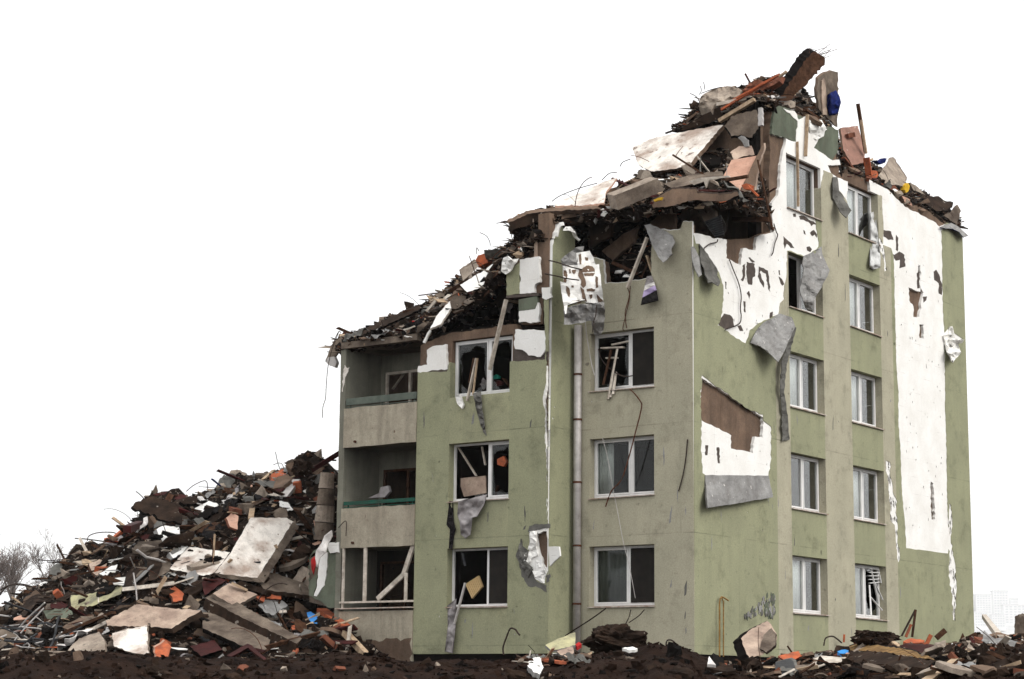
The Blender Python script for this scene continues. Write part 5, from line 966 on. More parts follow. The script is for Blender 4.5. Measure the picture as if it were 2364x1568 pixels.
top('roof_slab', 'dark layered slab edge running along the collapsed corner', 'concrete slab', c6((160,1290),(330,1190),(520,1190),(530,1225),(730,1235),(850,1215),(860,1240),(740,1290),(500,1280),(300,1330),(180,1340)), [-.5,-.5,-.4,-.4,-.35,-.2,-.2,-.4,-.5,-.6,-.6], 'raw_concrete', .3, (0, -4, .3), 'dark_concrete', 1.6)
top('yellow_block', 'small yellow plastic piece on the dark layered slab', 'plastic piece', c6((180,1278),(215,1262),(250,1255),(240,1278),(190,1290)), -.75, 'yellow_paint', .06)
top('roof_slab', 'dark ragged roof slab under the pale lumps at the top', 'concrete slab', c6((395,725),(430,690),(560,610),(640,570),(720,520),(765,560),(690,640),(560,690)), 4.0, 'dark_concrete', .25, (0, 6, .2), 'black_debris', 1.6)
sheet('plaster_heap', 'crumpled pale insulation lumps on the roof left of the orange rods', 'insulation heap', on(c6((538,530),(560,450),(650,400),(740,375),(830,368),(885,405),(860,455),(700,505),(640,560)), [4.3,4.4,4.6,4.7,4.7,4.6,4.2,4.0,4.0]), dY, 'pale_concrete', .3, crumple=.3, step=5, seed=31, ragamp=1.5)
sheet('plaster_heap', 'reddish crumpled sheet on the roof behind the orange rods', 'sheet', on(c6((885,410),(940,350),(1010,318),(1060,335),(1200,285),(1180,330),(1050,420),(920,450)), 4.8), dY, 'brick_dark', .2, crumple=.25, step=5, seed=32, ragamp=1.5)
mb = MB(); relief(mb, on(c6((1172,488),(1290,300),(1400,150),(1460,100),(1525,130),(1545,160),(1540,205),(1430,320),(1330,420),(1235,515)), [-.6,-.4,-.15,0,.05,.08,.08,-.1,-.3,-.5]), dB, .3, 'wood_brown', planar=True, ext=(-17, -9, -.25), k2='black_debris', ragamp=2.8, rstep=5, seed=33); bm_ = mb.solo('concrete_beam', 'dark broken beam leaning up into the sky at the very top', 'beam')
mb = MB(); r_ = random.Random(4)
for i in range(9):
    x, y = c6((1420+i*12, 110+i*9))[0]; p0 = PX(x, y, -.02); mb = MB() if i == 0 else mb; mb.tube([p0, p0+Vector((r_.uniform(-.1,.3), r_.uniform(0,.2), .15)), p0+Vector((r_.uniform(-.2,.5), r_.uniform(0,.4), r_.uniform(.15,.5)))], .008, 'rust', 4)
o_ = mb.build('rebar', None, bm_.location); o_.location = (0,0,0); o_.parent = bm_
sheet('concrete_stub', 'upright broken wall stub at the very top beside the leaning beam', 'wall stub', on(c6((1488,310),(1530,275),(1600,248),(1648,262),(1652,480),(1645,700),(1595,650),(1530,590),(1500,560),(1478,420)), -.25), dB, 'grey_concrete', .3, planar=True, ext=(-6, -2, -.3), k2='raw_concrete', ragamp=1.4, rstep=6)
sheet('pale_post', 'pale peeled strip standing on the front of the upright wall stub', 'post', on(c6((1520,330),(1540,310),(1555,420),(1562,600),(1530,600),(1520,450)), -.2), dB, 'plaster_pink', .04, planar=True, ragamp=.8)
sheet('cloth_bundle', 'dark blue cloth hanging at the edge of the upright wall stub', 'cloth', on(c6((1588,425),(1632,405),(1660,450),(1673,500),(1650,588),(1600,592),(1585,540)), [-.1,-.1,0,.05,0,-.1,-.1]), dB, 'blue_cloth', .15, crumple=.12, step=4, seed=34, smooth=True)
for a, b, w_, k, Y, lab in ((c6((720,560))[0], c6((1172,285))[0], .07, 'orange_clay', 3.9, 'longest orange rod slanting across the roof'), (c6((770,505))[0], c6((1185,276))[0], .05, 'orange_clay', 4.1, 'second orange rod behind the longest one'), (c6((840,470))[0], c6((1060,350))[0], .04, 'orange_clay', 3.8, 'short orange rod crossing the other orange rods'), (c6((705,650))[0], c6((985,480))[0], .13, 'wood_pale', 3.7, 'pale batten slanting under the orange rods'), (c6((690,520))[0], c6((960,465))[0], .12, 'wood_white', 4.0, 'whitish batten lying on the pale lumps'),
                       (c6((1180,300))[0], c6((1240,255))[0], .07, 'wood_pale', 4.0, 'short batten sticking up left of the leaning beam'), (c6((335,920))[0], c6((610,1095))[0], .06, 'wood_brown', 1.6, 'dark rod crossing the foot of the huge white slab'), (c6((930,1165))[0], c6((1015,1248))[0], .06, 'orange_clay', 1.2, 'orange red rod below the salmon board'), (c6((730,1125))[0], c6((930,1090))[0], .09, 'wood_brown', 1.4, 'dark batten across the salmon board'),
                       (c6((1010,960))[0], c6((1130,1520))[0], .05, 'wood_brown', 2.2, 'dark cable duct hanging down before the cross wall'), (c4((1200,410))[0], c4((1440,410))[0], .14, 'wood_brown', 2.6, 'dark timber across the open corner')):
    bar('timber_batten', lab, 'batten', a, b, (lambda x, y, Y=Y: PY(x, y, Y)), w_, w_*.8, k)
top('clay_block', 'orange cloth lump beside the salmon board', 'clay block', c6((880,1160),(920,1145),(960,1160),(950,1195),(900,1190)), 1.3, 'orange_clay', .15)
top('wall_piece', 'hanging speckled concrete fragment in the open corner', 'concrete chunk', c4((930,320),(990,310),(1080,350),(1085,400),(1040,440),(1010,430),(985,380)), .5, 'grey_concrete', .12)
mb = MB(); q = c4((1010,430),(1120,385),(1152,450),(1140,520),(1085,532)); relief(mb, [(x, y, .3) for x, y in q], dY, .03, 'screen', planar=True); W5 = [PY(x, y, .27) for x, y in q]
for i in range(9): t_ = i/9; mb.bar(W5[0].lerp(W5[4], t_), W5[1].lerp(W5[3], t_), .035, .03, 'pipe_dark')
mb.solo('corrugated_sheet', 'dark corrugated sheet hanging in the open corner', 'metal sheet')
top('wall_piece', 'brown wall piece standing behind the beige corner pier', 'wall piece', c4((655,470),(650,430),(720,370),(810,340),(812,470),(740,490)), .9, 'raw_concrete', .15)
top('wall_piece', 'dark wall plate hanging inside the burst corner room', 'wall piece', c4((245,430),(330,380),(400,400),(390,520),(300,560),(250,600)), .4, 'dark_concrete', .12)
top('wall_piece', 'dark brown slab slanting inside the burst corner room', 'concrete slab', c4((330,620),(480,500),(560,470),(540,560),(400,680)), .9, 'raw_concrete', .12)
top('wall_piece', 'cracked brown concrete mass hanging under the top roof rubble', 'wall piece', c6((745,690),(800,610),(870,590),(1000,560),(1020,690),(965,780),(880,760),(800,770)), [3.4,3.5,3.6,3.8,3.8,3.7,3.5,3.4], 'grey_concrete', .3, (0, 6, .2), 'black_debris', 2.0)
top('wall_piece', 'pale plaster fragment behind the leaning salmon board', 'wall piece', c6((790,900),(860,850),(960,845),(985,920),(900,930),(820,960)), [2.9,3.0,3.2,3.2,2.9,2.7], 'plaster_pink', .06, (0, 3, .1), 'grey_concrete', 1.6)
top('wall_piece', 'grey duct standing beside the dark wall end at the top', 'duct', c6((1012,545),(1040,540),(1045,680),(1012,690)), 3.6, 'zinc', .1)
top('wall_piece', 'silvery torn foil hanging under the top roof rubble', 'foil', c6((850,780),(880,765),(935,800),(940,850),(905,855),(890,820)), 3.1, 'mesh_grey', .05, None, None, 1.6)
scatter(['R2'], [(1480,400),(1640,352),(1770,420),(1775,500),(1640,470)], 30, {'plank': 5, 'chunk': 2, 'wire': 3, 'thin': 2}, 'below the topmost wall end', 120, (.4, 1.0), .2) if False else None
# slope above the balconies
top('broken_slab', 'white curved slab sliding off the slope above the balconies', 'concrete slab', c2((862,602),(1000,520),(1112,440),(1085,500),(1040,570),(980,620),(905,645)), [-1.1,-.6,-.3,-.5,-.9,-1.2,-1.35], 'foam', .1, (0, 5, .05), 'dark_concrete')
top('broken_slab', 'pale boxy slab above the white curved slab', 'concrete slab', c2((866,520),(955,455),(975,490),(880,580)), [.1,.3,.2,-.1], 'pale_concrete', .2, (-3, -3, .2), 'grey_concrete')
top('clay_block', 'orange rag bundle on top of the slope', 'rag bundle', c2((955,455),(970,425),(1005,415),(1052,430),(1040,462),(970,498)), 0.4, 'orange_clay', .25)
top('broken_slab', 'white board slanting down over the balcony rubble', 'board', c2((683,865),(720,790),(800,700),(810,742),(745,838)), [-1.6,-1.4,-1.2,-1.3,-1.5], 'foam', .08, (2, 4, .05), 'wood_white')
top('broken_slab', 'narrow white splinter board below the slanting white board', 'board', c2((640,945),(665,890),(682,868),(685,880),(650,950)), -1.35, 'foam', .05)
top('broken_slab', 'pinkish grey slab piece hanging above the bay', 'concrete slab', c2((805,690),(830,665),(895,668),(905,720),(880,752),(825,770),(808,740)), [-1.1,-1.0,-.9,-1.0,-1.1,-1.2,-1.2], 'grey_concrete', .12, (3, 3, .1), 'raw_concrete')
top('broken_slab', 'white strip lying on the slope left of the pinkish slab', 'board', c2((655,755),(725,675),(732,685),(668,762)), .2, 'wood_white', .05)
top('broken_slab', 'dark splinter standing on the slope skyline', 'slab', c2((528,700),(580,710),(575,740),(540,748)), 2.0, 'dark_concrete', .08)
top('roof_slab', 'long weathered slab lying along the slope above the balconies', 'concrete slab', c2((140,930),(330,845),(430,800),(600,725),(640,740),(450,830),(330,880),(160,960)), [.2,.6,.9,1.2,1.0,.5,.1,-.1], 'dark_concrete', .14, (0, 5, .1), 'black_debris', 1.4)
top('plastic_tub', 'red round tub lying on the balcony rubble', 'tub', c2((558,825),(585,815),(612,822),(612,838),(590,842),(562,838)), -.9, 'red_cloth', .1)
top('broken_slab', 'white lath bundle at the edge of the balcony rubble', 'board', c2((520,868),(588,845),(592,852),(530,876)), -1.35, 'wood_white', .04)
top('satellite_box', 'pale round fitting hanging off the roof end', 'fitting', c2((62,1060),(75,1035),(110,1030),(125,1065),(115,1095),(85,1085)), -1.1, 'zinc', .12)
top('roof_slab', 'broken slab end sagging over the left end of the building', 'concrete slab', c2((60,1050),(110,940),(180,895),(250,880),(235,925),(165,960),(120,1030),(85,1060)), [-.9,-.7,-.4,-.1,-.4,-.7,-.9,-1.0], 'grey_concrete', .12, (0, 5, .1), 'dark_concrete', 1.4)
# edge of the roof on the right facade
RX = lambda q, n=-.35: on(q, n)
def rt(name, label, cat, pts, ns, k, thick=.12, ext=None, k2=None, ragamp=1.0): return sheet(name, label, cat, on(pts, ns), dB, k, thick, planar=True, ext=ext, k2=k2, ragamp=ragamp, rstep=6, seed=int(pts[0][0]))
rt('broken_slab', 'dusty pink wall board standing on the roof beside the wooden pole', 'wall board', c6((1668,705),(1805,685),(1850,840),(1870,980),(1760,1000),(1690,880)), [-1.2,-1.2,-.9,-.7,-.7,-.9], 'dusty_pink', .08, None, 'raw_concrete')
rt('electric_box', 'small dark socket box on the dusty pink wall board', 'box', c6((1728,752),(1782,738),(1788,775),(1735,785)), -.95, 'brick_dark', .1)
bar('timber_pole', 'tall thin wooden pole standing on the roof edge', 'pole', P1(c6,1806,512), P1(c6,1868,900), lambda x, y: PX(x, y, -.7), .09, .09, 'wood_brown')
bar('timber_pole', 'second wooden stick against the tall pole', 'pole', P1(c6,1832,640), P1(c6,1872,910), lambda x, y: PX(x, y, -.65), .07, .07, 'wood_pale')
bar('timber_batten', 'rust-red batten slanting below the dusty pink board', 'batten', P1(g6,340,0), P1(g6,470,160), lambda x, y: PX(x, y, -.3), .12, .06, 'brick_dark')
bar('timber_batten', 'orange-brown upright board at the roof edge above the right window', 'batten', P1(g6,615,0), P1(g6,650,225), lambda x, y: PX(x, y, -.3), .2, .06, 'orange_clay')
rt('clay_block', 'orange tile fragments at the foot of the orange-brown upright board', 'clay block', g6((640,240),(670,155),(740,160),(760,205),(740,240)), -.25, 'orange_clay', .08)
rt('broken_slab', 'big rough grey concrete slab standing on the right roof edge', 'concrete slab', g6((755,215),(830,110),(880,10),(925,0),(995,95),(1092,250),(1050,345),(970,320),(870,335)), [-.5,-.8,-1.0,-1.0,-.9,-.6,-.35,-.35,-.35], 'pale_concrete', .2, (2, -2, -.2), 'grey_concrete', 1.6)
rt('cloth_bundle', 'blue crumpled cloth on the roof behind the rough grey slab', 'cloth', g6((735,30),(780,40),(830,5),(860,10),(840,60),(790,80)), -1.2, 'blue_cloth', .15)
rt('yellow_block', 'yellow orange object on the right roof edge', 'plastic piece', g6((1078,330),(1112,303),(1135,335),(1118,400),(1090,420),(1072,385)), -.3, 'yellow_paint', .15)
rt('timber_board', 'pale board lying behind the yellow orange object', 'board', g6((1135,300),(1200,330),(1270,390),(1310,440),(1240,410),(1180,390)), -.5, 'pale_concrete', .1)
rt('broken_slab', 'dark purple-brown slab on the far right roof corner', 'concrete slab', g6((1290,530),(1320,470),(1480,458),(1540,510),(1652,532),(1640,580),(1560,632),(1455,640),(1380,590)), [-.3,-.5,-.6,-.5,-.3,-.2,-.15,-.15,-.2], 'dark_concrete', .18, (0, 3, -.1), 'black_debris', 1.2)
rt('concrete_lump', 'brownish lump at the far right end of the roof', 'concrete chunk', g6((1535,690),(1620,650),(1650,600),(1700,560),(1742,630),(1715,720),(1690,790),(1620,750)), [-.2,-.25,-.3,-.3,-.2,-.1,-.1,-.1], 'grey_concrete', .2, (0, 2, -.2), 'raw_concrete', 1.4)
rt('clay_block', 'salmon tile hanging over the top of the white foam', 'clay block', g6((1038,455),(1135,498),(1165,575),(1085,545)), -.02, 'salmon_board', .05)
rt('clay_block', 'pinkish red wedge under the rough grey slab', 'clay block', g6((865,385),(960,330),(1000,400),(980,440),(920,420)), -.2, 'brick_dark', .1)
rt('concrete_lump', 'pale stone on the ledge above the top left window', 'concrete chunk', c6((1250,520),(1275,485),(1310,500),(1308,540),(1270,545)), -.2, 'pale_concrete', .2)
bar('timber_batten', 'dark batten lying on the broken top of the facade', 'batten', P1(c6,1385,560), P1(c6,1530,670), lambda x, y: PX(x, y, -.05), .14, .08, 'wood_brown')
bar('timber_batten', 'narrow batten hanging over the top left facade window', 'batten', P1(c6,1405,600), P1(c6,1390,930), lambda x, y: PX(x, y, .06), .09, .05, 'wood_pale')
bar('timber_batten', 'long thin batten crossing the top left facade window', 'batten', P1(c6,1325,815), P1(c6,1332,1330), lambda x, y: PX(x, y, .04), .07, .04, 'wood_pale')
sheet('torn_insulation', 'crumpled white foam flap on the grey-green top panels', 'insulation piece', on(c6((1425,640),(1520,640),(1555,700),(1535,770),(1480,800),(1430,780)), [.02,.1,.12,.1,.05,.02]), dB, 'foam', .04, crumple=.08, step=5, seed=35, ragamp=1)
# ------------------------------------------------------------------ foreground pieces
FK = ['F', 'G']
heap('boulder', 'big pale broken concrete chunk at the foot of the green wall', 'concrete chunk', g8((1975,385),(2035,325),(2190,240),(2225,275),(2268,345),(2258,440),(2150,520),(2045,552),(2005,470)), FK, 'plaster_pink', .5, .3, (-20, 9, .6), 'black_debris', 1.6, base=44)
heap('broken_slab', 'brown stained plate leaning on the right of the big pale chunk', 'concrete slab', g8((2130,470),(2160,360),(2225,300),(2262,345),(2255,440),(2180,500)), FK, 'grey_concrete', .1, .5, (2, 5, .1), 'dark_concrete', 1.6, base=44)
heap('straw_mat', 'thick matted straw-coloured insulation slab on the right rubble', 'insulation slab', g7((700,650),(800,625),(1000,640),(1250,680),(1420,730),(1530,785),(1400,760),(1200,725),(900,690),(720,690)), FK, 'straw', .25, 1.0, (0, -3, .5), 'black_debris', 2.6)
heap('gap_shade_sheet', 'dark sheet painted as the shaded gap beneath the straw-coloured insulation', 'slab', g7((700,695),(900,695),(1200,728),(1400,762),(1540,790),(1450,850),(1150,850),(800,820),(705,780)), FK, 'dark_concrete', .3, .9, None, 'black_debris', 3.4)  # dark sheet added in place of the shade in the gap below
hb('timber_plank', 'long light plank rising to the right in the foreground', 'plank', P1(g7,1430,985), P1(g7,1905,655), FK, .16, 'wood_pale', .5, .06)
ROCK.append(('concrete_lump', 'brown rubble lump topping the right foreground heap', 'concrete chunk', g7((690,480),(1190,660)), 38.5, 'dark_concrete', .5, 2))
heap('roof_slab', 'dark maroon roll lying on the right foreground heap', 'roll', g7((1180,650),(1240,630),(1600,650),(1640,670),(1590,720),(1380,705)), FK, 'maroon', .2, .45, (0, -3, .3), None, 1.2)
heap('clay_block', 'orange splintered board pile beside the upright sticks', 'board', g7((1215,600),(1290,570),(1420,590),(1400,615),(1260,625)), FK, 'orange_clay', .08, .4, None, None, 1)
for a, b, w_, k, lab in ((g7((1200,550))[0], g7((1332,300))[0], .05, 'wire', 'thin dark stick leaning before the right facade'), (g7((1300,560))[0], g7((1334,300))[0], .06, 'wood_brown', 'brown stick meeting the thin dark stick'), (g7((1240,560))[0], g7((1290,440))[0], .07, 'orange_clay', 'short orange stick at the foot of the brown stick'), (g7((1430,640))[0], g7((1480,540))[0], .1, 'orange_clay', 'orange lath poking up right of the sticks'), (g7((1530,570))[0], g7((1615,495))[0], .14, 'wood_brown', 'brown board end pointing up to the right'), (g7((650,610))[0], g7((655,535))[0], .05, 'orange_clay', 'small orange stick left of the brown lump'),
                    (g7((150,660))[0], g7((155,500))[0], .06, 'pipe_dark', 'dark rod standing near the pale chunk'), (g7((62,660))[0], g7((82,470))[0], .05, 'pipe_dark', 'thinner dark rod left of the standing dark rod'), (g7((1985,365))[0], g7((2140,570))[0], .12, 'wood_white', 'white pole leaning at the far right'), (g7((2115,740))[0], g7((1640,800))[0], .0001, 'wire', '')):
    if lab: hb('stick', lab, 'stick', a, b, ['F'], w_, k, .5, w_)
heap('clay_block', 'red folded board in the right foreground', 'board', g7((25,740),(220,690),(255,740),(160,785),(70,770)), FK, 'orange_clay', .05, .5, (0, 3, .1), 'red_cloth', 1)
heap('broken_slab', 'white boards lying together in the right foreground', 'board', g7((350,770),(430,735),(715,755),(640,800),(430,810)), FK, 'wood_white', .05, .5, (0, 3, .1), 'wood_brown', 1)
heap('dark_box', 'dark grey broken box at the bottom of the right foreground', 'box', g7((0,800),(130,765),(175,790),(195,880),(60,910),(0,905)), FK, 'pipe_dark', .3, .6, (6, -3, .3), 'mesh_dark', .8)
heap('broken_slab', 'greyish brown bent plate beside the dark grey box', 'plate', g7((190,830),(340,815),(375,860),(250,900),(180,905)), FK, 'grey_concrete', .08, .6, (0, 4, .2), 'brick_dark', 1)
ROCK.append(('concrete_lump', 'tall broken block at the right edge of the photo', 'concrete chunk', g7((2245,330),(2440,580)), 41, 'grey_concrete', .3, 4))
heap('plastic_bag', 'small blue and violet plastic bag in the right foreground', 'bag', g7((590,695),(630,680),(695,685),(690,715),(610,715)), FK, 'blue_bright', .08, .5)
ROCK.append(('dirt_clod', 'large dark clod of earth and roots on the dirt mound', 'dirt lump', g8((625,262),(1262,590)), 36.2, 'dark_concrete', .6, 5))
heap('broken_slab', 'pale green facade sheet leaning at the foot of the downpipe', 'facade panel', g8((375,440),(500,380),(620,335),(622,440),(480,475),(420,480)), ['G'], 'plaster_yellow', .05, .5, None, 'mesh_grey')
heap('broken_slab', 'tan board piece below the pale green sheet', 'board', g8((470,490),(600,450),(610,500),(570,545),(500,520)), ['G'], 'plaster_pink', .05, .45, None, 'mesh_dark')
heap('crumpled_sheet', 'white and grey crumpled plastic on the dirt mound', 'plastic', g8((225,600),(270,545),(330,540),(360,620),(330,680),(280,660)), ['G'], 'foam', .08, .4, None, 'mesh_grey', 1.6)
hb('clay_tile', 'orange board sliver on the dirt mound', 'board', P1(g8,390,565), P1(g8,520,585), ['G'], .12, 'orange_clay', .3)
heap('red_rag', 'small red rag beside the dark earth clod', 'cloth', g8((620,435),(650,412),(672,430),(635,455)), ['G'], 'red_cloth', .08, .5)
heap('broken_slab', 'flat white foam scrap in front of the dark earth clod', 'foam scrap', g8((1005,465),(1090,452),(1130,468),(1060,482)), ['G'], 'foam', .05, .4)
heap('crumpled_sheet', 'white triangular paper scrap below the gas pipe', 'paper', g8((1700,595),(1715,530),(1770,600)), FK, 'white_cloth', .05, .6)
def rock(nm, lab, cat, bb, d, k, rough, seed):
    r = random.Random(seed); (x0, y0), (x1, y1) = bb; c = PD((x0+x1)/2, (y0+y1)/2, d); W0 = (PD(x1, y0, d)-PD(x0, y0, d)).length; H0 = (PD(x0, y1, d)-PD(x0, y0, d)).length
    bm = bmesh.new()
    for _ in range(26 if rough > .2 else 12):
        v = Vector((r.gauss(0, 1), r.gauss(0, 1), r.gauss(0, 1))).normalized(); bm.verts.new(Vector([math.copysign(abs(q)**.8, q) for q in v])*r.uniform(.8, 1))
    bmesh.ops.convex_hull(bm, input=bm.verts); bmesh.ops.delete(bm, geom=[v for v in bm.verts if not v.link_faces], context='VERTS')
    for _ in range(2): bmesh.ops.subdivide_edges(bm, edges=bm.edges, cuts=2, use_grid_fill=True); bmesh.ops.triangulate(bm, faces=bm.faces)
    for v in bm.verts: v.co *= 1+(rough if rough > .2 else rough*.35)*(noise.noise(v.co*2.2+Vector((seed, 0, 0)))*.55+noise.noise(v.co*5+Vector((seed, 3, 0)))*.4+noise.noise(v.co*11)*.22)
    mx_ = [max(abs(v.co[i]) for v in bm.verts) for i in range(3)]
    bm.verts.index_update(); mb = MB(); mb.add([c+rh*(v.co.x/mx_[0]*W0/2)+fh*(v.co.y/mx_[1]*W0*.42)+UP*(v.co.z/mx_[2]*H0/2) for v in bm.verts], [[v.index for v in f.verts] for f in bm.faces], k); bm.free()
    return mb.solo(nm, lab, cat)
for a_ in ROCK: rock(*a_)
# dark scrawl of flaked render low on the green wall, and the smashed blind
mb = MB(); r_ = random.Random(12); tri = uB(c5((955,1262),(1040,1190),(1085,1130),(1122,1140),(1122,1255),(1060,1240)))
for i in range(190):
    u, v = r_.uniform(min(p[0] for p in tri), max(p[0] for p in tri)), r_.uniform(min(p[1] for p in tri), max(p[1] for p in tri))
    if inside((u, v), tri): a = r_.uniform(.03, .10); skin(mb, T_B, [[(u+a*r_.uniform(.4, 1)*math.cos(q_*1.05), v+a*1.5*r_.uniform(.3, 1)*math.sin(q_*1.05)) for q_ in range(6)]], [], .004+.0001*i, .001, r_.choice(('mesh_dark', 'panel_green', 'mesh_grey')))
mb.build('flaked_render', bld)
for T_, ws, n_, u0_, u1_, zz, sd_ in ((T_B, WB, 22, .3, 16.6, 13, 71), (T_A, WA, 9, -3.3, -.2, 9.6, 72), (T_L, WL, 10, -7.9, -3.8, 7.3, 73)):
    r_ = random.Random(sd_); done = 0
    while done < n_:
        u, v = r_.uniform(u0_, u1_), r_.uniform(.6, zz)
        if any(a-.2 < u < b+.2 and c-.3 < v < d+.3 for a, b, c, d in ws): continue
        if T_ is T_B and any(inside((u, v), q) for q in rB): continue
        w_, h_ = r_.uniform(.006, .03), r_.uniform(.04, .26); t0 = r_.uniform(-.04, .04)
        mb = MB(); skin(mb, T_, [rag([(u-w_+t0, v-h_), (u+w_*.4, v-h_*.8), (u+w_, v), (u+w_*.5-t0, v+h_), (u-w_, v+h_*.3)], .008, .05, done)], [], .003, .0005, r_.choice(('mesh_dark', 'mesh_grey', 'mesh_grey'))); done += 1; mb.build('scratch_mark', bld)
mb = MB(); q = c8((585,960),(640,965),(655,1035),(588,1040)); W6 = [PX(x, y, -.18) for x, y in q]
for i in range(5): t_ = i/4; mb.bar(W6[0].lerp(W6[3], t_), W6[1].lerp(W6[2], t_), .05, .02, 'pvc')
for a_, b_ in (((600,965),(640,1150)), ((620,1040),(680,1170)), ((590,1110),(660,1190)), ((640,965),(655,1040)), ((590,1050),(600,1215))): mb.bar(PX(*c8(a_)[0], -.17), PX(*c8(b_)[0], -.12), .05, .015, 'pvc')
mb.solo('window_blind', 'broken white blind slats spilling from the lowest right column window', 'blind')
mb = MB(); skin(mb, T_L, [rag([(LX0-.02, -.1), (LX1-.02, -.1), (LX1-.02, .55), (LX0+1.2, .5), (LX0-.02, .62)], .06, .12, 3)], [], .0335, .031, 'raw_concrete'); mb.build('bare_plinth', bld)
sheet('torn_insulation', 'lumpy white foam crumbling around the small hole in the bay', 'insulation piece', on(c3((1298,672),(1338,668),(1336,740),(1350,830),(1388,905),(1400,935),(1388,988),(1368,985),(1330,960),(1308,890),(1272,850),(1248,858),(1246,838),(1280,800),(1300,740)), .02), dL, 'foam', .04, crumple=.10, step=4, seed=36, ragamp=1.4)
mb = MB()
for i, q in enumerate((c3((1288,672),(1298,640),(1345,626),(1424,630),(1424,652),(1345,664),(1302,684)), c3((1238,868),(1275,852),(1310,892),(1332,962),(1372,990),(1402,1000),(1404,1042),(1350,1012),(1290,1004),(1248,935)), c3((1395,940),(1425,930),(1420,975),(1400,985)))): mb = MB(); skin(mb, T_L, [uL(rag(q, 2.2, 5, 60+i))], [], .004, .001, 'mesh_dark'); mb.build('adhesive_residue', bld)
# ------------------------------------------------------------------ countable small pieces, then the uncountable crumbs
ZP, ZR, ZC, ZB, ZF, ZT_ = 'on the heap left of the building', 'on the slope above the balconies', 'on the collapsed corner above the beige wall', 'along the roof edge of the right facade', 'in front of the right facade', 'on the topmost roof beside the leaning beam'
pileR = c1((0,1180),(200,1010),(420,830),(700,690),(860,600),(840,520),(1100,490),(1260,430),(1450,350),(1700,300),(1990,300),(2020,330),(1960,700),(1880,830),(1900,1090),(2130,1290),(2200,1420),(1500,1470),(900,1430),(0,1400))
MIXP = {'chunk': 4.2, 'slab': 3.0, 'thin': 2.3, 'plank': 6.5, 'sheet': 3.2, 'brick': .7, 'lump': 3.0, 'wire': 2.6, 'tube': 1.2}
scatter(['P'], pileR, 480, MIXP, ZP, 101, (.4, 1.35), .1)
scatter(['P'], c1((700,690),(860,600),(1260,430),(1450,350),(1700,300),(1990,300),(1900,560),(1500,560),(1300,680),(900,800)), 90, {'chunk': 2, 'slab': 3, 'thin': 2.5, 'plank': 4, 'sheet': 2, 'wire': 2.5, 'brick': .5}, ZP, 102, (.45, 1.3), .12)
scatter(['P'], c1((0,1400),(0,1190),(180,1170),(330,1220),(420,1300),(400,1420)), 46, {'tube': 6, 'lump': 1}, 'in the left tangle of the heap', 103, (.5, 1.3), .2)
scatter(['R1'], c2((130,935),(390,800),(640,700),(900,520),(1180,370),(1240,420),(1160,600),(1000,740),(640,930),(240,970)), 95, {'chunk': 2.5, 'slab': 3, 'thin': 2, 'plank': 4, 'sheet': 1.6, 'wire': 3.0, 'brick': .25}, ZR, 104, (.35, 1.0), .12)
scatter(['R2'], [(1250,490),(1400,430),(1480,400),(1640,360),(1760,430),(1770,505),(1600,478),(1400,498)], 70, {'chunk': 2.5, 'slab': 3, 'thin': 2.4, 'plank': 4, 'sheet': 1.3, 'wire': 2.2, 'brick': .3}, ZC, 105, (.35, 1.1), .12)
scatter(['R3', 'R4'], [(1560,300),(1620,225),(1750,180),(1900,230),(1935,330),(1780,250)], 46, {'chunk': 3, 'slab': 2, 'thin': 2, 'plank': 4, 'sheet': 1, 'wire': 2, 'brick': .5}, ZT_, 106, (.35, .9), .12)
scatter(['R4'], [(1938,345),(1990,370),(2060,405),(2130,455),(2215,520),(2215,545),(2150,520),(2080,480),(2010,430),(1945,405)], 60, {'chunk': 4, 'slab': 2, 'thin': 1.5, 'plank': 3, 'sheet': .8, 'brick': 1.6, 'wire': 1}, ZB, 107, (.3, .8), .1)
scatter(['R5', 'R6'], [(1000,770),(1160,610),(1250,560),(1260,740)]+[(1320,640),(1320,510),(1560,480),(1560,640)], 46, {'chunk': 2, 'slab': 3, 'plank': 4, 'wire': 2.5, 'sheet': .6}, 'inside the torn open upper rooms', 108, (.4, 1.0), .15)
fr_r = [(1640,1545),(1800,1525),(1950,1505),(2050,1488),(2200,1490),(2364,1470),(2364,1568),(1660,1568)]
scatter(['F', 'G'], fr_r, 190, {'chunk': 3.4, 'slab': 3.8, 'thin': 1.6, 'plank': 4.5, 'sheet': 1.0, 'brick': 1.2, 'lump': 2.5, 'wire': 1.6}, ZF, 109, (.22, .7), .1)
scatter(['G'], [(0,1510),(430,1535),(900,1525),(1180,1530),(1350,1515),(1560,1500),(1640,1540),(1640,1568),(0,1568)], 70, {'chunk': 3, 'lump': 5, 'brick': .2, 'plank': .3}, 'on the bare dirt ridge', 110, (.16, .6), .0)
scatter(['G'], g8((230,480),(620,330),(1000,440),(700,560),(400,620),(120,600)), 40, {'chunk': 2, 'slab': 2, 'thin': 3, 'plank': 3, 'brick': .8, 'sheet': 2, 'wire': 1}, 'around the dark earth clod', 111, (.2, .55), .1)
scatter(['P'], [(775,1440),(960,1500),(1000,1528),(800,1520),(760,1470)], 24, {'chunk': 3, 'plank': 3, 'thin': 1.5, 'lump': 3, 'brick': .8}, 'at the foot of the balconies', 112, (.3, .8), .1)
DK = [('black_debris', 2.4), ('dark_concrete', 4), ('rubble_bed', 2), ('grey_concrete', 3.6), ('raw_concrete', 1.2), ('wood_brown', 1.6), ('pale_concrete', 1.8), ('mesh_grey', .7), ('foam', .45), ('orange_clay', .25), ('wood_pale', .7), ('maroon', .4)]
crumbs('P', 'rubble', 'countless small fragments covering the left heap', 15000, (.07, .5), DK, 201)
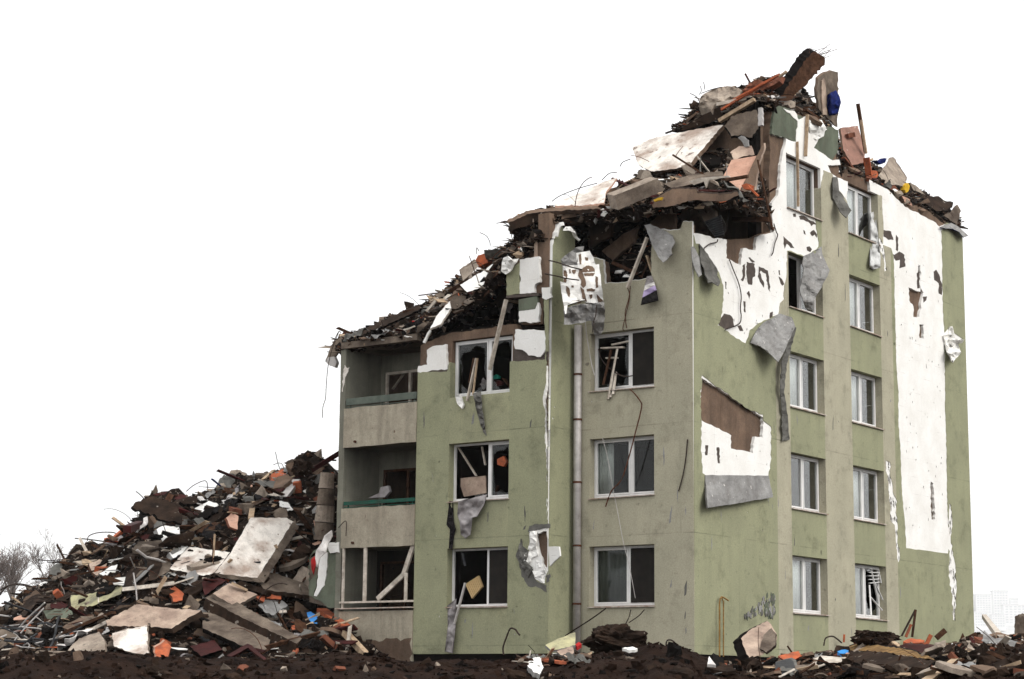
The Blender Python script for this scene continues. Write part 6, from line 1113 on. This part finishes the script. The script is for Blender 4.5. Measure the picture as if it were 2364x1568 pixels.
for k, n_ in (('R1', 4200), ('R2', 3600), ('R3', 1500), ('R4', 1800), ('R5', 500), ('R6', 400)): crumbs(k, 'rubble', 'countless small fragments on the collapsed roof', n_, (.05, .36), DK, 202+n_)
crumbs('F', 'rubble', 'countless small brown fragments on the right foreground bank', 7000, (.05, .34), [('raw_concrete', 4), ('dark_concrete', 3), ('brick_dark', 1.5), ('grey_concrete', 2), ('wood_brown', 2), ('pale_concrete', 1), ('black_debris', 1.4), ('orange_clay', .4), ('foam', .25)], 203)
# junk in the burst rooms and on the loggia floors
def junk(n, x0, x1, y0, y1, z0, z1, zone, seed, size):
    r = random.Random(seed)
    for _ in range(n):
        kind = r.choices(('chunk', 'slab', 'plank', 'thin', 'sheet', 'lump'), (2, 2, 5, 2, 2, 2))[0]; k, word = r.choice(PIECES[kind][4]); sz_ = r.uniform(*size)
        d = Vector((r.gauss(0, 1), r.gauss(0, .6), r.gauss(0, .6))).normalized(); Rm = d.to_track_quat('X', 'Z').to_matrix() if kind == 'plank' else None
        piece(kind, Vector((r.uniform(x0, x1), r.uniform(y0, y1), z0+(z1-z0)*r.random()**1.6)), k, word, sz_, zone, r, Rm)
for k, z0 in enumerate((.41, 3.21, 6.01)): junk(12, -10.2, -8.4, -.7, .25, z0, z0+.9 if k else z0+1.4, ('on the lowest balcony', 'on the middle balcony', 'on the upper balcony')[k], 300+k, (.3, .7))
for k in range(3): junk(16, -6.7, -5.1, -.55, .4, ZS+FH*k-.25, ZS+FH*k+.55, ('inside the lowest bay window', 'inside the middle bay window', 'inside the smashed bay window')[k], 310+k, (.3, .8))
junk(12, -3.0, -1.3, .45, 1.2, ZS+FH*2-.3, ZS+FH*2+.35, 'inside the upper beige window', 320, (.3, .7))
# dirt clods on the ridge: sampled where the ridge is
r_ = random.Random(77); mb = MB()
for i in range(14000):
    t = r_.uniform(-11, 11); s_ = r_.uniform(28, 40); X = CAM.x+fh.x*s_+rh.x*t; Y = CAM.y+fh.y*s_+rh.y*t; p = Vector((X, Y, ground_z(X, Y))); a = .025+.15*r_.random()**4
    T_, tf = r_.choice(CRUMB[:6]); R_ = Matrix.Rotation(r_.uniform(0, 6.3), 3, 'Z') @ Matrix.Rotation(r_.uniform(0, 6.3), 3, 'X')
    mb.add([p+R_ @ Vector((q.x*a*1.3, q.y*a, q.z*a*.8)) for q in T_], tf, r_.choices(('soil', 'black_debris', 'dark_concrete', 'grey_concrete'), (9, 2, .9, .12))[0])
tag(mb.build('dirt'), 'loose clods of brown earth on the dirt ridge', 'dirt', None, 'stuff')
# long wires and reinforcing bars against the sky
def wire(lab, pts, depth, r=.011, k='wire', cat='wire', name='steel_wire'):
    mb = MB(); P_ = [Vector(depth(x, y)) for x, y in pts]; 
    C_ = []
    for i in range(len(P_)-1):
        p0, p1, p2, p3 = P_[max(0, i-1)], P_[i], P_[i+1], P_[min(len(P_)-1, i+2)]
        for j in range(5):
            t = j/5; C_.append(.5*((2*p1)+(p2-p0)*t+(2*p0-5*p1+4*p2-p3)*t*t+(3*p1-p0-3*p2+p3)*t**3))
    mb.tube(C_+[P_[-1]], r, k, 5); return mb.solo(name, lab, cat)
zY = lambda Y: (lambda x, y: PY(x, y, Y)); zB = lambda n: (lambda x, y: PX(x, y, n)); zA = lambda n: (lambda x, y: PY(x, y, -n)); zL = lambda n: (lambda x, y: PY(x, y, -LA-n))
wire('long thin cable dangling from the left end of the roof', c2((140,880),(110,960),(95,1000)) + c2((75,1090),(65,1200),(60,1280),(45,1330),(42,1395)), zY(-1.3))
wire('looped cable at the left end of the roof', c2((55,965),(100,965),(118,920),(140,880),(148,890),(130,930)), zY(-1.0))
wire('bent bars sticking out of the overhanging roof slab', c2((1080,235),(1120,232),(1150,250),(1165,290),(1175,330)), zY(-.8))
wire('thin wire arc in the sky left of the overhanging slab', c2((980,290),(1020,310),(1040,345),(1042,370)), zY(.5))
wire('tiny wire hook above the orange rag bundle', c2((960,420),(962,380),(975,400)), zY(1))
wire('curled wire on the left skyline of the heap', c1((455,715),(530,720),(640,735),(690,740),(600,790),(580,800)), zY(3), .02)
wire('arching wire on the left skyline of the heap', c1((530,730),(540,700),(600,680),(690,680),(710,700)), zY(3), .018)
wire('low wire pointing left out of the heap', c1((225,845),(300,850),(380,845),(430,855)), zY(2), .018)
wire('sprung wire at the left shoulder of the heap', c1((365,900),(375,865),(430,850),(520,815),(600,760),(640,740)), zY(2), .02)
wire('long curved bar at the left end of the heap', c1((0,1030),(60,1000),(140,1000),(230,1020),(300,1060)), zY(0), .02)
wire('second long curved bar at the left end of the heap', c1((0,1060),(40,1010),(110,990),(200,1010),(260,1060)), zY(.2), .02)
wire('thin wire above the jutting dark slab', c1((825,430),(850,450),(890,490),(930,510)), zY(3), .016)
wire('thin arc of wire over the crest of the heap', c1((1130,430),(1180,390),(1250,368),(1258,450)), zY(3.5), .014)
wire('fine upright wire over the boulder', c1((1670,190),(1685,260),(1700,300)), zY(4), .012)
wire('dark wire loop in the dirt below the bay', g8((35,520),(30,460),(60,370),(90,305),(130,312),(150,340),(168,358)), zY(-3.2), .022)
wire('hooked bar standing on the mound near the corner', g8((1362,440),(1370,405),(1400,398),(1430,415),(1445,445)), zY(-2.0), .02)
wire('curved bar before the right window', g7((460,640),(480,570),(540,553),(590,580),(630,615)), zB(3.0), .02)
wire('cable hanging from the upper beige window', g3((850,1100),(930,1180),(1010,1290),(1025,1350),(1000,1480),(970,1600))+c5((360,540),(300,620),(270,700)), zA(.12), .018, 'rust')
wire('wire across the beige wall beside the corner', c5((683,360),(675,450),(660,540),(638,622)), zA(.03), .016)
wire('thin pale cord hanging over the two lower beige windows', c5((255,355),(280,450),(310,620),(330,720),(360,880),(390,1000),(420,1160)), zA(.1), .008, 'zinc')
wire('cable sagging across the upper beige window', g3((380,500),(420,640),(520,770),(680,880),(780,912),(900,900)), zA(-.1), .016)
wire('wire pair left of the upper beige window', g3((185,80),(200,270),(240,520),(280,740),(325,900)), zA(.1), .012, 'zinc')
wire('left loose wire hanging below the burst opening', c4((500,860),(515,920),(490,1040),(470,1130),(480,1145)), zA(.06), .012, 'rust')
wire('right loose wire hanging below the burst opening', c4((520,850),(510,930),(485,1030),(495,1130)), zA(.06), .012, 'rust')
wire('upper thick wire strung over the foam panel', g4((590,600),(700,625),(860,680),(985,710)), zA(1.75), .018)
wire('lower thick wire strung over the foam panel', g4((545,760),(700,790),(800,815),(950,835)), zA(1.75), .018)
wire('wire hanging along the grey crumpled plaster sheet', g4((1160,1130),(1150,1250),(1120,1350),(1110,1460)), zA(1.3), .014)
wire('curved wire lying on the white corner foam', g5((550,590),(600,720),(660,870),(690,1020),(680,1170),(690,1270),(660,1360),(500,1425)), zB(.05), .016)
wire('short wire on the upper white foam beside the column', g5((1080,160),(1110,260),(1125,300),(1090,400),(1070,500),(1050,540)), zB(.05), .016)
wire('short curved wire at the left of the white corner foam', g5((250,452),(310,405),(395,383),(410,350)), zB(.05), .016)
wire('hanging wire in the open corner before the corrugated sheet', g5((550,0),(530,120),(510,240),(460,290)), zB(.0), .016)
wire('cable before the lowest beige window', g8((870,140),(760,220),(620,310),(480,400),(380,440)), zA(.35), .018)
wire('second cable below the lowest beige window', g8((1075,150),(1060,210),(1030,270)), zA(.2), .014)
wire('third cable below the lowest beige window', g8((1185,150),(1140,200),(1060,255)), zA(.2), .014)
wire('hanging string at the first loggia', c3((140,650),(185,610),(185,700)), zY(-1.3), .012)
for i, (q, Y) in enumerate(((c4((450,60),(470,30),(520,10)), 2), (c4((330,150),(380,105),(430,100)), 1.5), (c4((0,290),(60,250),(190,200),(300,170)), 1), (c6((470,430),(520,455),(550,500)), 4), (c6((580,340),(590,400)), 4), (c6((555,370),(560,410),(545,440)), 4), (c6((560,430),(640,400),(720,380)), 4.2))):
    wire(('bristling wire above the pale block end', 'short curved wire left of the pale block end', 'long loose wire along the white plaster slab', 'bent wire left of the pale roof lumps', 'fine upright wire above the pale roof lumps', 'tiny wire beside the fine upright wire', 'thin rod lying on the pale roof lumps')[i], q, zY(Y), .012)
# ------------------------------------------------------------------ bare trees at the left, town on the hillside at the right
def bare_tree(base, h, seed, lab):
    r = random.Random(seed); o = empty('bare_tree', base, lab, 'tree', 'bare trees behind the heap'); tr = MB(); cr = MB()
    def grow(p, d, L_, rad, lev):
        n_ = 4; pts = [p]
        for i in range(n_): d = (d+Vector((r.uniform(-1,1), r.uniform(-1,1), r.uniform(-.4,.7)))*.16).normalized(); p = p+d*L_/n_; pts.append(p)
        (tr if lev < 2 else cr).tube(pts, rad, 'bark', 5 if lev < 2 else 3, rad*.55)
        if lev < 5:
            for _ in range((6, 5, 4, 4, 3)[lev]):
                q = pts[r.randint(1, n_)] if lev else pts[r.randint(2, n_)]
                dd = (d+Vector((r.uniform(-1,1), r.uniform(-1,1), r.uniform(-.35,.8)))*.85).normalized(); grow(q, dd, L_*r.uniform(.52, .8), max(.017, rad*.5), lev+1)
    grow(Vector((0,0,0)), UP, h*.42, h*.022, 0); tr.build('trunk', o); cr.build('crown', o)
tb = lambda x, y, d: PD(x, y, d)
bare_tree(tb(28, 1440, 190), 8.6, 1, 'hazy bare tree at the left edge of the photo')
bare_tree(tb(92, 1430, 200), 7.6, 2, 'hazy bare tree just left of the heap')
bare_tree(tb(-25, 1440, 185), 7.4, 3, 'bare tree cut by the left photo edge')
mb = MB(); r_ = random.Random(5); pts = []; n1, n2 = 40, 14
for i in range(n1):
    for j in range(n2):
        x = 1500+1500*i/(n1-1); d = 4300+110*j*1.6; z = CAM.z+d*(1601-(1470-70*sst(j/6)))/F*1.0+4*noise.noise(Vector((i*.3, j*.4, 0))); q = PD(x, 1500, d); pts.append(Vector((q.x, q.y, z if j else -8)))
mb.add(pts, [(i*n2+j, (i+1)*n2+j, (i+1)*n2+j+1, i*n2+j+1) for i in range(n1-1) for j in range(n2-1)], 'hill'); tag(mb.build('hill', smooth=True), kind='structure')
for i, (x0, x1, y0, y1, d, fl) in enumerate(((2254,2290,1374,1416,5000,8), (2294,2330,1366,1420,5100,9), (2318,2372,1398,1440,4800,7), (2250,2282,1414,1446,4600,5), (2334,2352,1382,1404,5300,4), (2290,2322,1420,1448,4650,5), (2376,2420,1372,1432,4900,9), (2200,2242,1380,1430,5000,8))):
    o = empty('town_house', PD(x0, y1, d), ('hazy slab block next to the building edge', 'tallest hazy block of the far town', 'wide hazy block at the right photo edge', 'low hazy house nearest the building edge', 'hazy block farthest up the hill', 'low hazy house in front of the tallest block', 'hazy block beyond the right photo edge', 'hazy block hidden behind the building edge')[i], 'house', 'far town houses'); c = o.location
    A_, B_, C_ = PD(x0, y1, d), PD(x1, y1, d), PD(x0, y0, d); wv = B_-A_; hgt = C_.z-A_.z; dep = fh*25
    mb = MB(); T_ = lambda u, v, n: A_+wv*u+UP*(hgt*v)+dep*n-c
    mb.box((0, -.3, 0), (1, 1, 1), 'far_wall', T_); mb.build('wall', o)
    mb = MB(); mb.box((-.02, 1.001, -.02), (1.02, 1.06, 1.02), 'far_roof', T_); mb.build('roof', o)
    for a in range(fl):
        for b in range(5): mb = MB(); mb.box((.08+b*.18, (a+.3)/fl, -.02), (.19+b*.18, (a+.75)/fl, -.001), 'far_window', T_); mb.build('window', o)
# ------------------------------------------------------------------ haze
hm = bpy.data.materials.new('haze'); hm.use_nodes = True; t_ = hm.node_tree; t_.nodes.clear(); oo = t_.nodes.new('ShaderNodeOutputMaterial'); pv = t_.nodes.new('ShaderNodeVolumePrincipled')
pv.inputs['Color'].default_value = (1, 1, 1, 1); pv.inputs['Density'].default_value = 0.0001; pv.inputs['Anisotropy'].default_value = 0.1; t_.links.new(pv.outputs[0], oo.inputs['Volume']); MT['haze'] = hm
mb = MB(); hc = CAM+fh*1000; mb.box((-5900, -60, -9), (5900, 6400, 330), 'haze', lambda x, y, z: CAM.xy.to_3d()+rh*x+fh*y+UP*z); tag(mb.build('haze'), 'pale winter haze over the whole place', 'haze', None, 'stuff')
